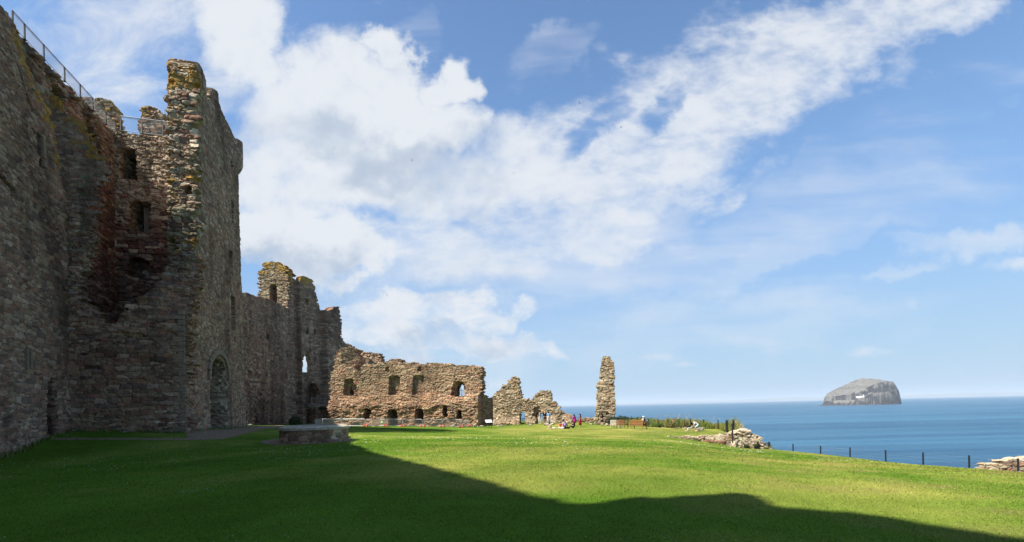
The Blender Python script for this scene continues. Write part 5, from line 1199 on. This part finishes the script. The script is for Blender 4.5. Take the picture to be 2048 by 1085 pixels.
person(1097.5,845.5,63.9,(.15,1),CLIMB,'dark haired woman in a blue top and white trousers stepping up beside the small doorway',top=fab('sky_blue_top',(.16,.36,.66)),bottom=fab('white_trousers',(.78,.78,.74)),hair=HD,longhair=.15,sleeves=1.6,legs='ank',shoes=(.6,.5,.45),scale=.92,zoff=None)
person(1103.5,858.6,56.3,(1,.1),LONG,'brown haired person in pale shorts leaning back with bare legs stretched over the grass',top=fab('cream_top',(.62,.50,.44)),bottom=fab('pale_shorts',(.74,.70,.66)),hair=HB,longhair=.12,sleeves=.25,legs='short',shoes=None)
person(1120.5,858.3,56.6,(.35,-1),CROSS,'person in a bright orange red tee shirt sitting cross legged on the grass',top=fab('red_tee',(.75,.10,.05)),bottom=fab('pale_trousers',(.70,.68,.66)),hair=HD,sleeves=.7,legs='ank',shoes=(.7,.7,.7))
def pack(e,j,fw):
    mb=MB(); mb.box(j['spi']*.35+j['che']*.65-fw*.19,(.31,.17,.44),bev=.06); b=mb.build('backpack',fab('purple_cloth',(.13,.06,.33)),e); mb=MB(); mb.box(j['spi']*.35+j['che']*.65-fw*.285+Vector((0,0,.05)),(.18,.03,.17),bev=.01); mb.build('pocket',fab('lilac_cloth',(.42,.27,.55)),b)
person(1130.5,858.6,56.4,(.3,1),CROSS,'person seen from behind with a purple backpack sitting on the grass',top=fab('violet_top',(.09,.05,.20)),bottom=fab('navy_trousers',(.015,.015,.03)),hair=HB,sleeves=1.8,legs='ank',extra=pack,scale=1.05)
person(1147.5,858.3,56.6,(-1,-.2),SIT,'dark haired person in black sitting sideways at the right end of the seated group',top=fab('black_top',(.010,.010,.012)),bottom=fab('black_cloth',(.010,.010,.012)),hair=HD,longhair=.25,sleeves=.9,legs='ank',
  extra=lambda e,j,fw:(lambda mb:(mb.box((0,.42,.26),(.26,.2,.10),bev=.04),mb.build('bag',fab('white_cloth',(.8,.8,.78)),e)))(MB()))
person(1148.5,852.2,60.3,(-.4,.9),STAND,'woman in a magenta coat standing behind the seated group',top=fab('magenta_coat',(.42,.03,.25)),skirt=(fab('magenta_skirt',(.40,.03,.24)),.50,.19),hair=HD,longhair=.2,sleeves=1.7,bottom=fab('maroon_leggings',(.08,.01,.02)),legs='ank',scale=.95)
person(1160.5,854.3,59.3,(-.9,.3),STAND,'woman in a long dark red dress with long black hair, standing on the lawn',top=fab('crimson_top',(.33,.012,.03)),skirt=(fab('crimson_dress',(.33,.012,.03)),.28,.22),hair=HD,longhair=.42,sleeves=.8,shoes=(.45,.28,.2))
person(1204.5,851.2,59.6,(.1,1),STAND,'long haired person in a dark maroon top and black knee breeches before the lone pillar',top=fab('maroon_top',(.06,.022,.02)),bottom=fab('black_breeches',(.01,.01,.012)),hair=HD,longhair=.36,sleeves=1.2,legs='kne',scale=.98)
def seated(e,j,fw):
    mb=MB(); mb.box((.05,.50,.80),(.18,.14,.22),bev=.05); mb.build('bag',fab('teal_cloth',(.02,.28,.30)),e)
f2=Vector((.86,.52,0)); w2=Vector((.52,-.86,0)); bp=Vector(b2.location)
pp=person(1285,856,48.3,(.86,.52),BENCH,'man in a white cap and navy shirt sitting on the timber bench',top=fab('navy_shirt',(.018,.022,.045)),bottom=fab('black_shorts',(.008,.008,.01)),hair=fab('grey_hair',(.25,.24,.23)),sleeves=.8,legs='kne',hat=fab('white_cap',(.80,.78,.66)),extra=seated)
pp.location=bp+w2*.60+f2*.12+Vector((0,0,-.02))
def bagstrap(e,j,fw):
    mb=MB(); mb.tube([j['sho'+'R']+Vector((0,0,.04)),j['spi']+Vector((.1,.1,-.16)),j['pel']+Vector((.16,.12,-.02))],.022,6); mb.build('strap',M_BLACK,e)
person(1392,863.6,49.4,(-1,-.12),BEND,'woman in a white top and light blue shorts stooping over a crawling toddler',top=fab('white_top',(.82,.82,.84)),bottom=fab('light_blue_shorts',(.42,.55,.72)),hair=HD,longhair=.10,sleeves=.6,legs='kne',shoes=(.62,.42,.36),extra=bagstrap)
person(1378,861.8,49.6,(1,-.25),CRAWL,'fair toddler in a grey blue shirt crawling on the grass by the fence',top=fab('grey_blue_shirt',(.30,.36,.45)),bottom=fab('cream_nappy',(.6,.52,.42)),hair=HL,sleeves=.5,legs='short',shoes=None,scale=.72)
# ================================================================ BIRDS
def make_bird(name,col,span,spread=.25,dih=.25):
    mt=fab('feathers',col)
    e=empty(name,(0,0,0)); s=span/2
    mb=MB(); mb.tube([(0,.34*s,0),(0,.26*s,.01*s),(0,.05*s,0),(0,-.22*s,0),(0,-.42*s,.0)],[.02*s,.07*s,.11*s,.08*s,.03*s],8); mb.box((0,-.48*s,0),(.16*s,.2*s,.015*s)); mb.build('body',mt,e,True)
    for sg in (-1,1):
        mb=MB(); V=[(0,.14*s,.04*s),(sg*.45*s,.20*s,dih*.45*s),(sg*s,-.12*s,dih*.6*s),(sg*.5*s,-.06*s,dih*.42*s),(0,-.14*s,.03*s)]
        V2=[(a,b,c-.025*s) for a,b,c in V]
        Fs=[(0,1,3,4),(1,2,3),(9,8,6,5),(8,7,6),(0,5,6,1),(1,6,7,2),(2,7,8,3),(3,8,9,4)]
        mb.add(V+V2,Fs); mb.build('wing',mt,e)
    return e
DB=(.02,.02,.024)
for px,py,D,sp,rz,ry,dih,lab in ((824,321,75,.62,1.2,.1,.5,'dark bird with raised wings in front of the grey underside of the big cloud'),(1158.5,206,70,.55,.6,.7,.3,'dark bird banking before the bright cloud, highest on the right'),
     (1242,255,72,.55,1.4,.15,.35,'dark bird gliding before the streaked white cloud, right of the others'),(1028,346,72,.48,1.2,-.3,.3,'small dark bird before the thin cloud in the middle of the sky'),(735,471,95,.40,1.4,0,.3,'tiny dark bird before the pale cloud beside the lower white cumulus'),
     (773.5,590,80,1.05,.3,1.0,.05,'larger tilted gull low over the white cloud bank behind the ruins'),(1665,370,110,.32,.8,.2,.3,'tiny dark speck of a bird in the open blue sky at the right'),(968,145,110,.28,.8,.2,.3,'tiny dark speck of a bird in the blue gap beside the big cloud'),(803,677,110,.30,.8,.2,.3,'tiny dark bird low over the ruined range')):
    b=make_bird('bird',DB if sp<1 else (.12,.12,.13),sp,dih=dih); p=at(px,py,D); b.location=p; b.rotation_euler=(ry*.3,ry,rz); tag(b,lab,'bird','birds in flight over the castle')
sb=None
for (px,py,k) in ((1752.6,844.6,.8),(1815.5,838.8,.8),(1842,847.7,1.7),(1868.4,828.5,.9),(1921.5,836.6,1),(1986,847.7,.9),(1992,847.5,.9),(2012,844.4,.9),(2015,855,1),(1606.6,853.2,.9),(1619.5,854.3,.8),(1626,856.5,.9),(1684,855.2,.9),(1703,854.1,.8),(1733,852.3,.9),(1759.7,856.3,.8),(1813.5,857.9,.8),(1888.7,820.3,.7),(2034.7,803,1),(1513,873,1.2),(1528.4,869,1.3),(1564.3,858.4,1.1),(1598,856.3,1.1),(1539,849.7,1),(1549,849.7,1),(1417,826.6,.9),(1441,833.6,.9),(1550,831.4,.8),(1395,834,.8)):
    r=ray(px,py); D=min((SEA_Z+2.5)/r[2],900.)
    if sb is None: sb=make_bird('seabird',(.85,.85,.83),1.0,dih=.9); b=sb
    else: b=copy_tree(sb)
    b.location=r*D; b.scale=(k*D/915*1.9,)*3; b.rotation_euler=(0,0,random.uniform(0,6))
    tag(b,'tiny white seabird low over the open sea','seabird','white seabirds low over the sea')
# ================================================================ PLANTS
def blades_mesh(X,Y,H,Wd,cols,lean=.45):
    n=len(X); Z=gz(X,Y); ang=rng.random(n)*6.28; la=rng.random(n)*6.28; le=lean*rng.random(n)
    ux,uy=np.cos(ang)*Wd,np.sin(ang)*Wd; t=np.c_[np.cos(la)*np.sin(le)*H,np.sin(la)*np.sin(le)*H,np.cos(le)*H]
    B=np.c_[X,Y,Z-.03]; V=np.empty((n,5,3)); o=np.c_[ux,uy,0*ux]
    V[:,0]=B-o;V[:,1]=B+o;V[:,2]=B+t*.55-o*.8+np.c_[0*ux,0*ux,H*.06];V[:,3]=B+t*.55+o*.8+np.c_[0*ux,0*ux,H*.06];V[:,4]=B+t
    i=np.arange(n)*5
    return V.reshape(-1,3),np.stack([i,i+1,i+3,i+2],1),np.stack([i+2,i+3,i+4],1),np.repeat(cols,5,axis=0)
def tall_grass():
    n=120000; X=12+17*rng.random(n); Y=34+32*rng.random(n)
    fx=np.array([p[0] for p in P_f2]); fy=np.array([p[1] for p in P_f2])
    behind=Y>np.interp(X,fx,fy)-.35-.9*(fbm(X*.8,X*0,55,3)-.4)
    right=((X>20.6+.05*(Y-40))&(Y>37.2)&(Y<53)&(X>19.2+(Y-37)*.28))|((X>18.9)&(X<20.5)&(Y>35.9)&(Y<=38)&(rng.random(n)<.4))|((X>18.8+.35*(Y-38))&(Y>37.2)&(Y<47))
    d=np.where(inpoly(LAND,X,Y),0,polydist(LAND,X,Y))
    ok=((behind&(X>14.3))|right)&(d<3.5); X=X[ok];Y=Y[ok];n=len(X)
    k=fbm(X*.45,Y*.45,61,4)
    Hm=.30+.55*sstep(.35,.65,k); Hm=Hm*np.where((X>19.5)&(Y<47),1.75,1.0)
    H=Hm*(.45+.75*rng.random(n)); r=rng.random(n)
    g=np.array([.10,.15,.025]); s=np.array([.34,.27,.10]); dk=np.array([.05,.085,.02])
    mixs=np.clip(fbm(X*.6,Y*.6,63,3)*1.6-.55+.5*(r-.5),0,1)[:,None]
    c=(g*(1-mixs)+s*mixs)*(.7+.6*rng.random(n))[:,None]; c=np.where((r<.18)[:,None],dk,c)
    V,q,t,cc=blades_mesh(X,Y,H,.012+.014*rng.random(n),c)
    me=np_mesh('tall_grass',V,[q,t]); set_col(me,cc,'POINT')
    o=link('tall_grass',me,M_TALL); tag(o,'long seeding grass on the cliff edge behind the black fence posts','grass',kind='stuff')
    # flowering stems with pale heads
    n=700; X=12+16*rng.random(n); Y=36+26*rng.random(n)
    behind=Y>np.interp(X,fx,fy)+.1; right=(X>18.9+.3*(Y-38))&(Y>37.4)&(Y<46)&(X<24)
    d=np.where(inpoly(LAND,X,Y),0,polydist(LAND,X,Y)); ok=((behind&(X>19)&(rng.random(n)<.35))|right)&(d<2.5); X=X[ok];Y=Y[ok]
    mb=MB(); Z=gz(X,Y); hd=[]
    for x,y,z in zip(X,Y,Z):
        h=random.uniform(.8,1.45); lx,ly=random.gauss(0,.12),random.gauss(0,.12)
        mb.tube([(x,y,z),(x+lx*.5,y+ly*.5,z+h*.6),(x+lx,y+ly,z+h)],[.012,.010,.006],4,False); hd.append((x+lx,y+ly,z+h))
    st_=mb.build('stalks',None); set_col(st_.data,np.tile([.20,.20,.07],(len(st_.data.polygons),1))); st_.data.materials.append(M_TALL); tag(st_,'tall seeding stalks with pale heads on the cliff edge','stalks',kind='stuff')
    mb2=MB()
    for (x,y,z) in hd:
        for k in range(5): mb2.ball((x+random.gauss(0,.05),y+random.gauss(0,.05),z-.02+random.gauss(0,.06)),random.uniform(.02,.045),5,4)
    h_=mb2.build('heads',None,st_); set_col(h_.data,np.tile([.46,.36,.26],(len(h_.data.polygons),1))); h_.data.materials.append(M_TALL)
P_f2=[at(*p) for p in fp2]
tall_grass()
def shrub(name,c,rx,ry,rz,n,label,cols,leaf=.09,seed=1):
    r=np.random.default_rng(seed); th=r.random(n)*6.28; u=r.random(n)*2-.6; rad=(.35+.65*r.random(n)**.5)
    lump=.75+.5*fbm(th*1.3,u*2,seed,3)
    s=np.sqrt(np.clip(1-np.clip(u,-1,1)**2,0,1)); P=np.c_[c[0]+rx*rad*lump*s*np.cos(th),c[1]+ry*rad*lump*s*np.sin(th),c[2]+rz*(.35+.65*rad*lump*np.clip(u,-.5,1))]
    a=r.normal(size=(n,3)); a/=np.linalg.norm(a,axis=1)[:,None]; b=np.cross(a,r.normal(size=(n,3))); b/=np.linalg.norm(b,axis=1)[:,None]
    L=leaf*(.6+.8*r.random(n))[:,None]
    V=np.stack([P-a*L,P+b*L*.5,P+a*L,P-b*L*.5],1).reshape(-1,3); q=np.arange(4*n).reshape(-1,4)
    e=empty(name,(c[0],c[1],c[2])); tag(e,label,'shrub')
    me=np_mesh('foliage',V,[q]); cc=np.array(cols)[r.integers(0,len(cols),n)]*(.6+.8*r.random(n))[:,None]; set_col(me,cc)
    reparent(link('foliage',me,M_LEAF),e)
    mb=MB()
    for k in range(7): t=k*.9; mb.tube([(c[0],c[1],c[2]-.2),(c[0]+rx*.3*math.cos(t),c[1]+ry*.3*math.sin(t),c[2]+rz*.5),(c[0]+rx*.6*math.cos(t),c[1]+ry*.6*math.sin(t),c[2]+rz*.85)],[.05,.03,.012],5)
    reparent(mb.build('stems',M_OLDWOOD,None),e)
p=at(590,852,76); shrub('bush',(p[0],p[1],gz1(p[0],p[1])),1.0,.8,1.4,3600,'small rounded green bush at the foot of the far curtain wall',[(.035,.07,.014),(.06,.10,.02),(.10,.11,.03)],.10,3)
p=at(1240,845,61.5); shrub('bush',(p[0],p[1],gz1(p[0],p[1])+.1),1.7,.8,1.0,3600,'dark low bush on the cliff edge just right of the lone pillar',[(.015,.04,.022),(.02,.05,.03),(.03,.06,.02)],.10,5)
for px,py,D,r_,h_,lab,sd in ((1343,851,54.3,.6,.75,'small brownish bush at the fence below the red warning board',7),(1318,853,54.5,.5,.5,'low green weed clump at the fence beside the tall grass',8),(1370,852,53.4,.6,.85,'yellow green bush at the fence left of the crouching woman',9)):
    p=at(px,py,D); shrub('bush',(p[0],p[1],gz1(p[0],p[1])),r_,r_*.8,h_,900,lab,[(.14,.12,.03),(.09,.11,.025),(.16,.11,.04)] if sd!=8 else [(.06,.11,.02),(.10,.14,.03)],.07,sd)
# weeds along the wall feet
def wall_weeds():
    XX=[];YY=[]
    for P,u0,u1,dn,n in ((PR,0,PR.L,.9,1500),(PG,0,PG.L,.75,1500),(PF,1.5,PF.L,.15,900),(PN,2,PN.L,.15,1500),(PP,0,PP.L,.15,300),(PRt,0,PRt.L,.1,500),(PW1,5,PW1.L,.12,900),(PS,0,PS.L,.15,300)):
        u=u0+(u1-u0)*rng.random(n); w=dn+.35*rng.random(n)**2; k=fbm(u*1.1,u*0,88,3)>.47
        p=P.a[None]+P.u[None]*u[:,None]+P.n[None]*w[:,None]; XX.append(p[k,0]);YY.append(p[k,1])
    X=np.concatenate(XX);Y=np.concatenate(YY); n=len(X); H=.08+.28*rng.random(n)**2
    c=np.array([.075,.125,.02])*(.6+.9*rng.random(n))[:,None]; dry=rng.random(n)<.25; c[dry]=np.array([.26,.22,.08])
    V,q,t,cc=blades_mesh(X,Y,H,.012+.01*rng.random(n),c,.7)
    me=np_mesh('weeds',V,[q,t]); set_col(me,cc,'POINT'); o=link('weeds',me,M_TALL); tag(o,'weeds and grass tufts along the feet of the ruined walls','weeds',kind='stuff')
wall_weeds()

for i,(px,py,D,sz) in enumerate(((150,871,28.2,.3),(250,871.5,28.8,.22),(500,853.5,44.5,.35),(640,852,72,.6),(668,853.5,66.5,.6),(700,853.5,66,.45),(905,853,65.6,.5),(950,852.5,65.4,.7),(963,852,65,.5),(1003,851,64.6,.5),(1062,850,64.2,.5),(1128,849,63.5,.6),(1182,849.5,62.5,.5))):
    rock_at(px,py,D,(sz*1.5,sz,sz*.6),80+i,'small fallen stone lying in the grass at the foot of the ruins','fallen stones along the wall feet')
